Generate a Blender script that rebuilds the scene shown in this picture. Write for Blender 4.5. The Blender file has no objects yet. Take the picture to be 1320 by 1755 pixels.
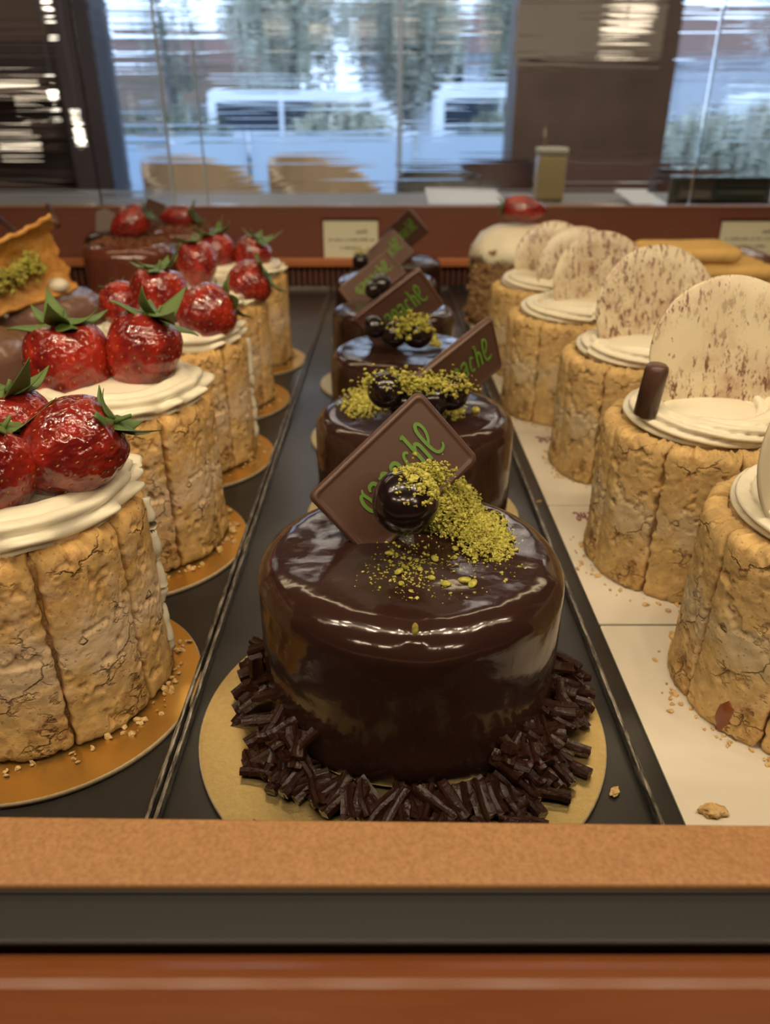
import bpy, bmesh, math, random
import numpy as np
from mathutils import Vector, Matrix
random.seed(7)
rng = np.random.default_rng(7)
C = bpy.context.scene.collection
PI = math.pi

# ------------------------------------------------------------------ camera, world, lights, exposure
F, PITCH, EYE = 1290.0, math.radians(27.0), 0.2
cam_d = bpy.data.cameras.new('camera')
cam = bpy.data.objects.new('camera', cam_d); C.objects.link(cam)
cam.location = (0, 0, EYE); cam.rotation_euler = (PI / 2 - PITCH, 0, 0)
cam_d.sensor_fit = 'VERTICAL'; cam_d.sensor_height = 36.0; cam_d.lens = 36.0 * F / 1755.0
cam_d.clip_start = 0.01; cam_d.clip_end = 300
cam_d.dof.use_dof = True; cam_d.dof.focus_distance = 0.262; cam_d.dof.aperture_fstop = cam_d.lens / 2.3
bpy.context.scene.camera = cam

scn = bpy.context.scene
scn.view_settings.view_transform = 'Standard'; scn.view_settings.look = 'None'
scn.view_settings.gamma = 1.0; scn.view_settings.use_curve_mapping = False
scn.view_settings.exposure = 0.0
scn.cycles.use_denoising = True
scn.cycles.sample_clamp_indirect = 6.0
scn.cycles.max_bounces = 8; scn.cycles.transparent_max_bounces = 12
scn.cycles.caustics_reflective = False; scn.cycles.caustics_refractive = False

world = bpy.data.worlds.new('sky'); scn.world = world; world.use_nodes = True
bg = world.node_tree.nodes['Background']
bg.inputs[0].default_value = (0.60, 0.77, 1.0, 1); bg.inputs[1].default_value = 2.9


def area(name, loc, target, sx, sy, watts, col, shape='RECTANGLE'):
    d = bpy.data.lights.new(name, 'AREA'); d.shape = shape; d.size = sx; d.size_y = sy
    d.energy = watts; d.color = col
    o = bpy.data.objects.new(name, d); C.objects.link(o); o.location = loc
    o.rotation_euler = (Vector(target) - Vector(loc)).to_track_quat('-Z', 'Y').to_euler()
    return o


WARM = (1.0, 0.77, 0.47)
area('case_strip_lamp', (0, 0.13, 0.58), (0, 0.40, 0.0), 1.3, 0.05, 1.1, WARM)
area('case_rear_strip_lamp', (0, 0.80, 0.58), (0, 0.75, 0.0), 1.3, 0.03, 1.6, WARM)
for k in range(8):      # the row of small spots in the case top
    for yy, dx in ((0.12, 0.0), (0.20, 0.055)):
        xx = -0.40 + 0.11 * k + dx
        area('case_spot_lamp', (xx, yy, 0.52), (xx * 0.8, yy + 0.22, 0.05), 0.013, 0.013, 0.18, (1.0, 0.82, 0.58), 'DISK')
for k in range(6):      # ceiling lamps of the shop behind the camera
    area('shop_ceiling_lamp', (-2.0 + 0.8 * k, -2.2 - 0.4 * (k % 2), 1.86), (0, 0.4, 0), 0.5, 0.2, 11.0, (1.0, 0.80, 0.55))
for k in range(4):
    area('cafe_ceiling_lamp', (-2.4 + 1.6 * k, 4.0, 1.86), (-2.4 + 1.6 * k, 4.6, 0), 0.9, 0.9, 42, (1.0, 0.86, 0.70))

area('counter_fill', (0.3, 1.168, 0.55), (0.3, 1.34, 0.1), 1.4, 0.02, 2.6, (1.0, 0.84, 0.62))  # added fill without a visible source, brightens jar, sign and papers on the counter

# ------------------------------------------------------------------ projection helpers (a pixel of the 1320x1755 photograph -> a place in the case)
cp, sp = math.cos(PITCH), math.sin(PITCH)


def _ray(px, py):
    u = (px - 660) / F; v = (py - 877.5) / F
    return np.array([u, cp - v * sp, -sp - v * cp])


def at_y(px, py, y):
    d = _ray(px, py); return np.array([0, 0, EYE]) + d * (y / d[1])


def at_z(px, py, z):
    d = _ray(px, py); return np.array([0, 0, EYE]) + d * ((z - EYE) / d[2])


# ------------------------------------------------------------------ noise (numpy value noise)
def vnoise(p, seed=0):
    p = np.asarray(p, float); i = np.floor(p).astype(np.int64); f = p - i
    f = f * f * (3 - 2 * f)

    def h(ix, iy, iz):
        n = (ix * 374761393 + iy * 668265263 + iz * 2147483647 + seed * 974711) & 0xFFFFFFFF
        n = ((n ^ (n >> 13)) * 1274126177) & 0xFFFFFFFF
        n = (n ^ (n >> 16)) & 0xFFFF
        return n / 32767.5 - 1.0
    out = 0
    for a in (0, 1):
        for b in (0, 1):
            for c in (0, 1):
                w = (f[..., 0] if a else 1 - f[..., 0]) * (f[..., 1] if b else 1 - f[..., 1]) * (f[..., 2] if c else 1 - f[..., 2])
                out = out + w * h(i[..., 0] + a, i[..., 1] + b, i[..., 2] + c)
    return out


def fbm(p, seed=0, octv=4):
    p = np.asarray(p, float); s = 0; a = 0.5
    for k in range(octv):
        s = s + a * vnoise(p * (2.03 ** k) + 17.3 * k, seed + k); a *= 0.5
    return s


# ------------------------------------------------------------------ object helpers
def link(name, me, m=None, parent=None, smooth=True):
    o = bpy.data.objects.new(name, me); C.objects.link(o)
    if m is not None and len(me.materials) == 0: me.materials.append(m)
    if parent is not None: o.parent = parent
    return o


def mesh_data(name, V, Fc, smooth=True):
    me = bpy.data.meshes.new(name)
    me.from_pydata([tuple(map(float, v)) for v in V], [], [tuple(map(int, f)) for f in Fc])
    if smooth: me.polygons.foreach_set('use_smooth', [True] * len(me.polygons))
    me.update(); return me


def tag(o, label=None, cat=None, group=None, kind=None):
    if label: o['label'] = label
    if cat: o['category'] = cat
    if group: o['group'] = group
    if kind: o['kind'] = kind
    return o


def empty(name, loc, label, cat, group=None, rz=0.0):
    o = bpy.data.objects.new(name, None); C.objects.link(o); o.location = loc
    o.rotation_euler = (0, 0, rz); o.empty_display_size = 0.02
    return tag(o, label, cat, group)


class MB:
    def __init__(s): s.V = []; s.F = []; s.n = 0
    def add(s, V, Fc):
        V = np.asarray(V, float); s.V.append(V)
        s.F += [tuple(int(i) + s.n for i in f) for f in Fc]; s.n += len(V); return s
    def box(s, x0, x1, y0, y1, z0, z1):
        V = [(x, y, z) for x in (x0, x1) for y in (y0, y1) for z in (z0, z1)]
        return s.add(V, [(0, 1, 3, 2), (4, 6, 7, 5), (0, 4, 5, 1), (2, 3, 7, 6), (0, 2, 6, 4), (1, 5, 7, 3)])
    def tube(s, P, r, n=8, closed=False):
        P = np.asarray(P, float); m = len(P); rr = np.broadcast_to(np.asarray(r, float), (m,))
        rings = []; up = np.array([0.013, 0.021, 1.0])
        for i in range(m):
            t = P[min(i + 1, m - 1)] - P[max(i - 1, 0)]; t = t / (np.linalg.norm(t) + 1e-12)
            a = np.cross(t, up)
            if np.linalg.norm(a) < 0.05: a = np.cross(t, np.array([1.0, 0, 0]))
            a /= np.linalg.norm(a); b = np.cross(t, a)
            rings.append([P[i] + rr[i] * (math.cos(q) * a + math.sin(q) * b) for q in np.linspace(0, 2 * PI, n, endpoint=False)])
        V = np.array(rings).reshape(-1, 3)
        Fc = [(i * n + k, i * n + (k + 1) % n, (i + 1) * n + (k + 1) % n, (i + 1) * n + k) for i in range(m - 1) for k in range(n)]
        Fc += [tuple(range(n))[::-1], tuple((m - 1) * n + k for k in range(n))]
        return s.add(V, Fc)
    def data(s, name, smooth=False): return mesh_data(name, np.concatenate(s.V), s.F, smooth)
    def build(s, name, m, parent=None, smooth=False, bevel=0.0, seg=2):
        o = link(name, s.data(name, smooth), m, parent)
        if bevel:
            b = o.modifiers.new('bevel', 'BEVEL'); b.width = bevel; b.segments = seg; b.limit_method = 'ANGLE'
            b.harden_normals = False
            o.data.polygons.foreach_set('use_smooth', [True] * len(o.data.polygons))
            o.modifiers.new('wn', 'WEIGHTED_NORMAL')
        return o


def loft(rings, cap0=True, cap1=True):
    n = len(rings[0]); V = np.concatenate([np.asarray(r, float) for r in rings]); Fc = []
    for i in range(len(rings) - 1):
        for k in range(n):
            Fc.append((i * n + k, i * n + (k + 1) % n, (i + 1) * n + (k + 1) % n, (i + 1) * n + k))
    if cap0: Fc.append(tuple(range(n))[::-1])
    if cap1: Fc.append(tuple((len(rings) - 1) * n + k for k in range(n)))
    return V, Fc


def lathe(prof, seg=64):
    a = np.linspace(0, 2 * PI, seg, endpoint=False)
    return loft([np.stack([r * np.cos(a), r * np.sin(a), np.full(seg, z)], 1) for r, z in prof])


def grid(nu, nv, fn):
    u, v = np.meshgrid(np.linspace(0, 1, nu), np.linspace(0, 1, nv), indexing='ij')
    V = fn(u, v).reshape(-1, 3)
    Fc = [(i * nv + j, (i + 1) * nv + j, (i + 1) * nv + j + 1, i * nv + j + 1) for i in range(nu - 1) for j in range(nv - 1)]
    return V, Fc


def ico(sub=1):
    bm = bmesh.new(); bmesh.ops.create_icosphere(bm, subdivisions=sub, radius=1.0)
    bm.verts.ensure_lookup_table()
    V = np.array([v.co[:] for v in bm.verts]); Fc = [tuple(v.index for v in f.verts) for f in bm.faces]; bm.free()
    return V, Fc


ICO0, ICO1, ICO3, ICO4 = ico(1), ico(2), ico(4), ico(5)


# ------------------------------------------------------------------ materials
class NT:
    def __init__(s, name):
        s.m = bpy.data.materials.new(name); s.m.use_nodes = True; s.t = s.m.node_tree
        s.p = s.t.nodes['Principled BSDF']; s.out = s.t.nodes['Material Output']; s._tc = None
    def n(s, typ, **kw):
        x = s.t.nodes.new(typ)
        for k, v in kw.items():
            if k in x.inputs: x.inputs[k].default_value = v
            else: setattr(x, k, v)
        return x
    def l(s, a, b): s.t.links.new(a, b)
    def co(s, scale=(1, 1, 1)):
        if s._tc is None: s._tc = s.n('ShaderNodeTexCoord')
        mp = s.n('ShaderNodeMapping'); mp.inputs['Scale'].default_value = scale
        s.l(s._tc.outputs['Object'], mp.inputs['Vector']); return mp.outputs['Vector']
    def noise(s, scale, detail=3, rough=0.55, stretch=(1, 1, 1), dist=0.0):
        x = s.n('ShaderNodeTexNoise'); x.inputs['Scale'].default_value = scale
        x.inputs['Detail'].default_value = detail; x.inputs['Roughness'].default_value = rough
        x.inputs['Distortion'].default_value = dist
        s.l(s.co(stretch), x.inputs['Vector']); return x.outputs['Fac']
    def vor(s, scale, feature='F1', stretch=(1, 1, 1)):
        x = s.n('ShaderNodeTexVoronoi'); x.feature = feature; x.inputs['Scale'].default_value = scale
        s.l(s.co(stretch), x.inputs['Vector']); return x.outputs['Distance']
    def ramp(s, fac, stops):
        x = s.n('ShaderNodeValToRGB'); e = x.color_ramp.elements
        while len(e) < len(stops): e.new(0.5)
        for el, (p, c) in zip(e, stops):
            el.position = p; el.color = (c[0], c[1], c[2], 1) if hasattr(c, '__len__') else (c, c, c, 1)
        s.l(fac, x.inputs[0]); return x.outputs[0]
    def mix(s, fac, a, b, typ='MIX'):
        x = s.n('ShaderNodeMix'); x.data_type = 'RGBA'; x.blend_type = typ
        for src, k in ((fac, 0), (a, 6), (b, 7)):
            if hasattr(src, 'links'): s.l(src, x.inputs[k])
            elif k == 0: x.inputs[0].default_value = src
            else: x.inputs[k].default_value = (*src, 1)
        return x.outputs[2]
    def bump(s, h, strength=0.3, dist=0.001, prev=None):
        x = s.n('ShaderNodeBump'); x.inputs['Strength'].default_value = strength; x.inputs['Distance'].default_value = dist
        s.l(h, x.inputs['Height'])
        if prev is not None: s.l(prev, x.inputs['Normal'])
        s.l(x.outputs[0], s.p.inputs['Normal']); return x.outputs[0]
    def col(s, c):
        if hasattr(c, 'links'): s.l(c, s.p.inputs['Base Color'])
        else: s.p.inputs['Base Color'].default_value = (*c, 1)
        return s
    def set(s, **kw):
        for k, v in kw.items(): s.p.inputs[k.replace('_', ' ')].default_value = v
        return s


def simple(name, c, rough=0.5, metal=0.0, nscale=0, namp=0.12, bump=0.0, bdist=0.001, coat=0.0):
    t = NT(name); t.set(Roughness=rough, Metallic=metal, Coat_Weight=coat)
    if nscale:
        f = t.noise(nscale, 4)
        t.col(t.mix(f, tuple(x * (1 - namp) for x in c), tuple(min(1, x * (1 + namp)) for x in c)))
        if bump: t.bump(f, bump, bdist)
    else: t.col(c)
    return t.m


def m_biscuit(name, base, dust, brown, dust_lo=0.47):
    t = NT(name); t.set(Roughness=0.85, Specular_IOR_Level=0.25)
    big = t.noise(38, 4, 0.6); mid = t.noise(130, 5, 0.65); fine = t.noise(700, 4, 0.7)
    c = t.mix(t.ramp(mid, [(0.38, 0), (0.62, 1)]), tuple(x * 0.82 for x in base), tuple(min(1, x * 1.14) for x in base))
    sx = t.n('ShaderNodeSeparateXYZ'); t.l(t.co(), sx.inputs[0])
    mr = t.n('ShaderNodeMapRange'); mr.inputs[1].default_value = 0.010; mr.inputs[2].default_value = 0.030
    t.l(sx.outputs[2], mr.inputs[0])
    mr2 = t.n('ShaderNodeMapRange'); mr2.inputs[1].default_value = 0.079; mr2.inputs[2].default_value = 0.068
    t.l(sx.outputs[2], mr2.inputs[0])
    d = t.ramp(big, [(dust_lo, 0), (dust_lo + 0.13, 0.85)])
    mu = t.n('ShaderNodeMath', operation='MULTIPLY'); t.l(d, mu.inputs[0]); t.l(mr.outputs[0], mu.inputs[1])
    mu2 = t.n('ShaderNodeMath', operation='MULTIPLY'); t.l(mu.outputs[0], mu2.inputs[0]); t.l(mr2.outputs[0], mu2.inputs[1])
    c = t.mix(mu2.outputs[0], c, dust)
    sc = t.noise(62, 5, 0.7)
    c = t.mix(t.ramp(sc, [(0.56, 0), (0.70, 0.75)]), c, brown)
    wp = t.n('ShaderNodeTexNoise'); wp.inputs['Scale'].default_value = 150; wp.inputs['Detail'].default_value = 4; t.l(t.co(), wp.inputs['Vector'])
    va = t.n('ShaderNodeVectorMath', operation='SCALE'); va.inputs[3].default_value = 0.012; t.l(wp.outputs['Color'], va.inputs[0])
    vb = t.n('ShaderNodeVectorMath', operation='ADD'); t.l(t.co(), vb.inputs[0]); t.l(va.outputs[0], vb.inputs[1])
    cv = t.n('ShaderNodeTexVoronoi'); cv.feature = 'DISTANCE_TO_EDGE'; cv.inputs['Scale'].default_value = 52; t.l(vb.outputs[0], cv.inputs['Vector'])
    ck = t.ramp(cv.outputs['Distance'], [(0.0, 1), (0.030, 0)])
    cm = t.n('ShaderNodeMath', operation='MULTIPLY'); t.l(ck, cm.inputs[0]); t.l(t.ramp(t.noise(44, 3), [(0.47, 0), (0.60, 0.9)]), cm.inputs[1])
    c = t.mix(cm.outputs[0], c, tuple(x * 0.55 for x in brown))
    po = t.vor(420); c = t.mix(t.ramp(po, [(0.10, 0.55), (0.22, 0)]), c, tuple(x * 0.7 for x in brown))
    t.col(c)
    b = t.bump(fine, 0.35, 0.0007); b = t.bump(mid, 0.32, 0.0010, b)
    iv = t.n('ShaderNodeMath', operation='SUBTRACT'); iv.inputs[0].default_value = 1.0; t.l(cm.outputs[0], iv.inputs[1]); t.bump(iv.outputs[0], 0.8, 0.0012, b)
    return t.m


M = {}
M['biscuit'] = m_biscuit('biscuit', (0.61, 0.375, 0.135), (0.69, 0.51, 0.325), (0.24, 0.095, 0.025), 0.41)
M['biscuit_pale'] = m_biscuit('biscuit_pale', (0.55, 0.365, 0.150), (0.55, 0.43, 0.265), (0.29, 0.135, 0.040), 0.46)
t = NT('crumb_top'); t.set(Roughness=0.9); nz = t.noise(260, 5, 0.7)
t.col(t.ramp(nz, [(0.3, (0.42, 0.22, 0.07)), (0.5, (0.68, 0.45, 0.19)), (0.7, (0.78, 0.58, 0.30))])); t.bump(nz, 0.8, 0.002); M['crumb'] = t.m
t = NT('cream'); t.set(Roughness=0.42, Subsurface_Weight=0.0); nz = t.noise(160, 3)
t.col(t.mix(nz, (0.71, 0.64, 0.48), (0.78, 0.72, 0.56))); t.bump(t.noise(420, 3, stretch=(1, 1, 2)), 0.15, 0.0006); M['cream'] = t.m
t = NT('dark_glaze'); t.set(Roughness=0.12, Specular_IOR_Level=0.55)
t.col(t.mix(t.noise(30, 3), (0.023, 0.0098, 0.0075), (0.034, 0.0148, 0.0112)))
b = t.bump(t.noise(30, 2, 0.45), 0.55, 0.005); b = t.bump(t.noise(95, 2), 0.12, 0.002, b); t.bump(t.noise(600, 2), 0.05, 0.0005, b); M['glaze'] = t.m
t = NT('plaque_chocolate'); t.set(Roughness=0.36, Specular_IOR_Level=0.45)
t.col(t.mix(t.noise(45, 3), (0.066, 0.031, 0.021), (0.090, 0.044, 0.030))); t.bump(t.noise(500, 3), 0.05, 0.0004); M['plaque'] = t.m
M['stick'] = simple('chocolate_stick', (0.024, 0.0078, 0.0045), 0.28, nscale=600, namp=0.35, bump=0.5, bdist=0.0008)
M['stick'].node_tree.nodes['Principled BSDF'].inputs['Specular IOR Level'].default_value = 0.3
M['berry'] = simple('berry_glaze', (0.010, 0.0055, 0.0060), 0.17, nscale=120, namp=0.3, bump=0.15, bdist=0.001, coat=0.25)
t = NT('pistachio'); t.set(Roughness=0.75)
oi = t.n('ShaderNodeTexCoord'); wn = t.n('ShaderNodeTexNoise'); wn.inputs['Scale'].default_value = 700; wn.inputs['Detail'].default_value = 1
t.l(oi.outputs['Object'], wn.inputs['Vector'])
t.col(t.ramp(wn.outputs['Fac'], [(0.27, (0.30, 0.13, 0.05)), (0.36, (0.24, 0.22, 0.03)), (0.50, (0.37, 0.35, 0.045)), (0.66, (0.50, 0.45, 0.10)), (0.80, (0.55, 0.40, 0.18))])); M['pistachio'] = t.m
M['green_print'] = simple('green_print', (0.105, 0.215, 0.030), 0.5, nscale=400, namp=0.15)
M['maroon_print'] = simple('maroon_print', (0.24, 0.06, 0.055), 0.6)
t = NT('strawberry'); t.set(Roughness=0.16, Coat_Weight=0.7, Coat_Roughness=0.03, Specular_IOR_Level=0.5)
t.col(t.mix(t.ramp(t.noise(2.2, 3), [(0.38, 0), (0.66, 1)]), (0.13, 0.008, 0.008), (0.37, 0.024, 0.012)))
b = t.bump(t.noise(13, 1), 0.14, 0.05); t.bump(t.noise(4.0, 1), 0.12, 0.10, b); M['strawberry'] = t.m
M['seed'] = simple('strawberry_seed', (0.40, 0.15, 0.030), 0.3)
M['sepal'] = simple('strawberry_leaf', (0.10, 0.165, 0.035), 0.36, nscale=220, namp=0.45, bump=0.4)
t = NT('gold_board'); t.set(Roughness=0.30, Metallic=0.95); t.col(t.mix(t.noise(60, 4), (0.85, 0.50, 0.12), (0.95, 0.61, 0.19)))
t.bump(t.noise(190, 4), 0.12, 0.0008); M['gold'] = t.m
t = NT('pale_gold_board'); t.set(Roughness=0.36, Metallic=1.0); nz = t.noise(420, 4, 0.7)
t.col(t.mix(nz, (0.50, 0.36, 0.14), (0.74, 0.58, 0.28))); t.bump(nz, 0.25, 0.0006); M['pale_gold'] = t.m
M['board_edge'] = simple('board_edge', (0.42, 0.33, 0.20), 0.7, nscale=500, namp=0.3)
M['tray'] = simple('tray_black', (0.020, 0.0185, 0.0165), 0.34, nscale=90, namp=0.35, bump=0.05)
t = NT('tray_rim'); t.set(Roughness=0.3, Metallic=0.7); t.col(t.ramp(t.noise(90, 4, 0.7, stretch=(9, 1, 9)), [(0.42, (0.06, 0.056, 0.05)), (0.62, (0.46, 0.43, 0.38))])); M['rim'] = t.m
M['deck'] = simple('case_deck', (0.012, 0.011, 0.010), 0.5, nscale=40, namp=0.3)
t = NT('sill_laminate'); t.set(Roughness=0.50); nz = t.noise(900, 4, 0.7)
t.col(t.mix(t.ramp(nz, [(0.35, 0), (0.7, 1)]), (0.27, 0.125, 0.043), (0.43, 0.225, 0.090))); t.bump(nz, 0.25, 0.0004); M['sill'] = t.m
M['gasket'] = simple('black_gasket', (0.007, 0.006, 0.0045), 0.5, nscale=30, namp=0.3)
t = NT('orange_wood'); t.set(Roughness=0.24, Coat_Weight=0.3, Coat_Roughness=0.15)
t.col(t.mix(t.noise(30, 5, 0.6, stretch=(1, 14, 14)), (0.13, 0.032, 0.007), (0.20, 0.058, 0.011))); M['rail'] = t.m
t = NT('rear_rail_brown'); t.set(Roughness=0.33)
t.col(t.mix(t.noise(20, 4, 0.6, stretch=(1, 10, 10)), (0.135, 0.046, 0.028), (0.180, 0.064, 0.040))); M['rear'] = t.m
M['rear_lip'] = simple('rear_lip', (0.38, 0.125, 0.045), 0.30, nscale=30, namp=0.15)
M['rear_edge'] = simple('rear_edge', (0.30, 0.14, 0.07), 0.4, nscale=30, namp=0.15)
M['card'] = simple('white_card', (0.70, 0.635, 0.52), 0.5, nscale=25, namp=0.03)
t = NT('white_chocolate'); t.set(Roughness=0.30, Specular_IOR_Level=0.5)
ob = t.n('ShaderNodeObjectInfo'); vs = t.n('ShaderNodeVectorMath', operation='SCALE'); vs.inputs[3].default_value = 3.7
vm = t.n('ShaderNodeVectorMath', operation='ADD'); tc = t.n('ShaderNodeTexCoord')
t.l(ob.outputs['Location'], vs.inputs[0]); t.l(tc.outputs['Object'], vm.inputs[0]); t.l(vs.outputs[0], vm.inputs[1])


def dn(scale, detail, rough, stretch=(1, 1, 1)):
    mp = t.n('ShaderNodeMapping'); mp.inputs['Scale'].default_value = stretch; t.l(vm.outputs[0], mp.inputs['Vector'])
    x = t.n('ShaderNodeTexNoise'); x.inputs['Scale'].default_value = scale; x.inputs['Detail'].default_value = detail; x.inputs['Roughness'].default_value = rough
    t.l(mp.outputs[0], x.inputs['Vector']); return x.outputs['Fac']


def mulf(a, b):
    x = t.n('ShaderNodeMath', operation='MULTIPLY'); t.l(a, x.inputs[0]); t.l(b, x.inputs[1]); return x.outputs[0]


base = t.mix(dn(40, 3, .5), (0.54, 0.455, 0.30), (0.62, 0.535, 0.365))
patch = t.ramp(dn(24, 2, .5), [(0.33, 0), (0.50, 1)])
c = t.mix(mulf(patch, t.ramp(dn(70, 5, .7), [(0.36, 0), (0.66, 0.8)])), base, (0.36, 0.23, 0.145))
c = t.mix(mulf(patch, t.ramp(dn(260, 4, .75, (1.5, 1.0, 0.55)), [(0.53, 0), (0.59, 0.95)])), c, (0.13, 0.055, 0.035))
c = t.mix(t.ramp(dn(300, 2, .6, (1.4, 1.0, 0.6)), [(0.66, 0), (0.70, 0.9)]), c, (0.13, 0.055, 0.035))
t.col(c); t.bump(dn(90, 2, .5), 0.1, 0.002); M['white_choc'] = t.m
t = NT('plain_white_chocolate'); t.set(Roughness=0.3); t.col(t.mix(t.noise(40, 3), (0.58, 0.51, 0.36), (0.64, 0.57, 0.41))); M['plain_choc'] = t.m
t = NT('milk_glaze'); t.set(Roughness=0.14, Coat_Weight=0.5, Coat_Roughness=0.05); t.col(t.mix(t.noise(40, 3), (0.10, 0.026, 0.015), (0.155, 0.045, 0.025)))
t.bump(t.noise(45, 2), 0.3, 0.004); M['milk'] = t.m
t = NT('mousse_glaze'); t.set(Roughness=0.22, Coat_Weight=0.3); t.col(t.mix(t.noise(35, 3), (0.13, 0.062, 0.044), (0.24, 0.13, 0.095)))
t.bump(t.noise(60, 2), 0.4, 0.005); M['mousse'] = t.m
M['cocoa'] = simple('cocoa_crumbs', (0.17, 0.065, 0.028), 0.8, nscale=300, namp=0.4, bump=0.5)
t = NT('tuile'); t.set(Roughness=0.5); nz = t.noise(130, 5, 0.7)
t.col(t.ramp(nz, [(0.25, (0.36, 0.12, 0.018)), (0.48, (0.57, 0.26, 0.050)), (0.72, (0.68, 0.40, 0.12))])); t.bump(nz, 0.7, 0.002); M['tuile'] = t.m
t = NT('nut_coat'); t.set(Roughness=0.7); nz = t.noise(420, 3, 0.6)
t.col(t.ramp(nz, [(0.36, (0.07, 0.032, 0.018)), (0.50, (0.24, 0.12, 0.05)), (0.62, (0.50, 0.33, 0.15))])); M['nut'] = t.m
M['ladyfinger'] = simple('ladyfinger', (0.64, 0.40, 0.13), 0.8, nscale=110, namp=0.25, bump=0.6)
M['tag_paper'] = simple('tag_paper', (0.62, 0.60, 0.44), 0.6, nscale=20, namp=0.03)
M['ink'] = simple('tag_ink', (0.16, 0.16, 0.13), 0.7)
t = NT('acrylic'); t.set(Roughness=0.05, Transmission_Weight=1.0, IOR=1.15); t.col((0.96, 0.97, 0.95)); M['acrylic'] = t.m
M['canopy_white'] = simple('canopy_white', (0.72, 0.66, 0.56), 0.5)
M['steel'] = simple('steel', (0.42, 0.42, 0.42), 0.3, 1.0)


def m_glass(name, wave):
    t = NT(name); t.t.nodes.remove(t.p)
    lw = t.n('ShaderNodeFresnel'); lw.inputs['IOR'].default_value = 1.45
    tr = t.n('ShaderNodeBsdfRefraction') if wave else t.n('ShaderNodeBsdfTransparent')
    gl = t.n('ShaderNodeBsdfGlossy'); gl.inputs['Roughness'].default_value = 0.02
    mx = t.n('ShaderNodeMixShader')
    body = tr.outputs[0]
    t.l(lw.outputs[0], mx.inputs[0]); t.l(body, mx.inputs[1]); t.l(gl.outputs[0], mx.inputs[2]); t.l(mx.outputs[0], t.out.inputs[0])
    if wave:
        tr.inputs['IOR'].default_value = 1.45; tr.inputs['Roughness'].default_value = 0.0; tr.inputs['Color'].default_value = (0.95, 0.97, 1, 1)
        sx = t.n('ShaderNodeSeparateXYZ'); t.l(t.co(), sx.inputs[0])
        mr = t.n('ShaderNodeMapRange'); mr.inputs[1].default_value = 0.075; mr.inputs[2].default_value = 0.13
        t.l(sx.outputs[2], mr.inputs[0])
        nz = t.noise(1.0, 2.0, 0.45, stretch=(1.6, 1, 75))
        mu = t.n('ShaderNodeMath', operation='MULTIPLY'); t.l(nz, mu.inputs[0]); t.l(mr.outputs[0], mu.inputs[1])
        b = t.n('ShaderNodeBump'); b.inputs['Strength'].default_value = 1.0; b.inputs['Distance'].default_value = 0.0048
        t.l(mu.outputs[0], b.inputs['Height']); t.l(b.outputs[0], tr.inputs['Normal'])
    return t.m


M['rear_glass'] = m_glass('rear_glass', True)
M['window_glass'] = m_glass('window_glass', False)
M['glass_edge'] = simple('glass_edge', (0.45, 0.55, 0.66), 0.2)
M['pillar'] = simple('pillar_brown', (0.13, 0.082, 0.062), 0.5, nscale=6, namp=0.3)
M['dark_frame'] = simple('dark_frame', (0.060, 0.046, 0.050), 0.5, nscale=8, namp=0.3)
M['beige_panel'] = simple('beige_panel', (0.30, 0.25, 0.19), 0.5, nscale=3, namp=0.08)
M['wall'] = simple('cafe_wall', (0.20, 0.14, 0.11), 0.7, nscale=4, namp=0.25)
M['cafe_floor'] = simple('cafe_floor', (0.16, 0.12, 0.09), 0.4, nscale=3, namp=0.3)
M['ceiling'] = simple('ceiling_plaster', (0.42, 0.36, 0.29), 0.8, nscale=3, namp=0.06)
M['chair_beige'] = simple('chair_beige', (0.36, 0.28, 0.18), 0.6, nscale=12, namp=0.2)
M['chair_dark'] = simple('chair_dark', (0.030, 0.026, 0.028), 0.5, nscale=12, namp=0.3)
M['chair_brown'] = simple('chair_brown', (0.10, 0.055, 0.045), 0.5, nscale=12, namp=0.3)
M['chair_grey'] = simple('chair_grey', (0.13, 0.13, 0.115), 0.6, nscale=12, namp=0.3)
M['table_wood'] = simple('table_wood', (0.16, 0.07, 0.038), 0.28, nscale=8, namp=0.25)
M['paper'] = simple('white_paper', (0.74, 0.76, 0.78), 0.5)
M['asphalt'] = simple('asphalt', (0.36, 0.42, 0.48), 0.8, nscale=0.6, namp=0.12)
M['frost'] = simple('frosted_panel', (0.46, 0.56, 0.66), 0.35, nscale=1.2, namp=0.10)
M['leaf_pale'] = simple('leaf_pale', (0.42, 0.42, 0.33), 0.5, nscale=5, namp=0.6)
M['leaf_dark'] = simple('leaf_dark', (0.20, 0.22, 0.16), 0.5, nscale=5, namp=0.6)
M['bark'] = simple('bark', (0.13, 0.115, 0.11), 0.8, nscale=20, namp=0.3)
M['bark_white'] = simple('bark_white', (0.55, 0.56, 0.56), 0.7, nscale=20, namp=0.3)
M['house_grey'] = simple('house_grey', (0.40, 0.42, 0.46), 0.8, nscale=1, namp=0.1)
M['house_brown'] = simple('house_brown', (0.24, 0.17, 0.12), 0.8, nscale=1, namp=0.2)
M['roof'] = simple('roof_tiles', (0.17, 0.10, 0.08), 0.8, nscale=6, namp=0.3)
M['van_white'] = simple('van_white', (0.72, 0.76, 0.80), 0.3)
M['van_window'] = simple('van_window', (0.03, 0.04, 0.055), 0.1)
M['tyre'] = simple('tyre', (0.02, 0.02, 0.02), 0.8)
M['liquid'] = simple('honey', (0.55, 0.42, 0.20), 0.2)
M['sign_green'] = simple('sign_green', (0.075, 0.115, 0.075), 0.5)
M['sign_grey'] = simple('sign_grey', (0.22, 0.21, 0.18), 0.5)


def emit(name, c, s):
    t = NT(name); t.p.inputs['Emission Color'].default_value = (*c, 1); t.p.inputs['Emission Strength'].default_value = s
    t.col(c); return t.m


M['lamp'] = emit('lamp_glow', (1.0, 0.86, 0.66), 5.0)
M['lamp_dim'] = emit('lamp_dim', (1.0, 0.82, 0.58), 1.3)

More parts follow.
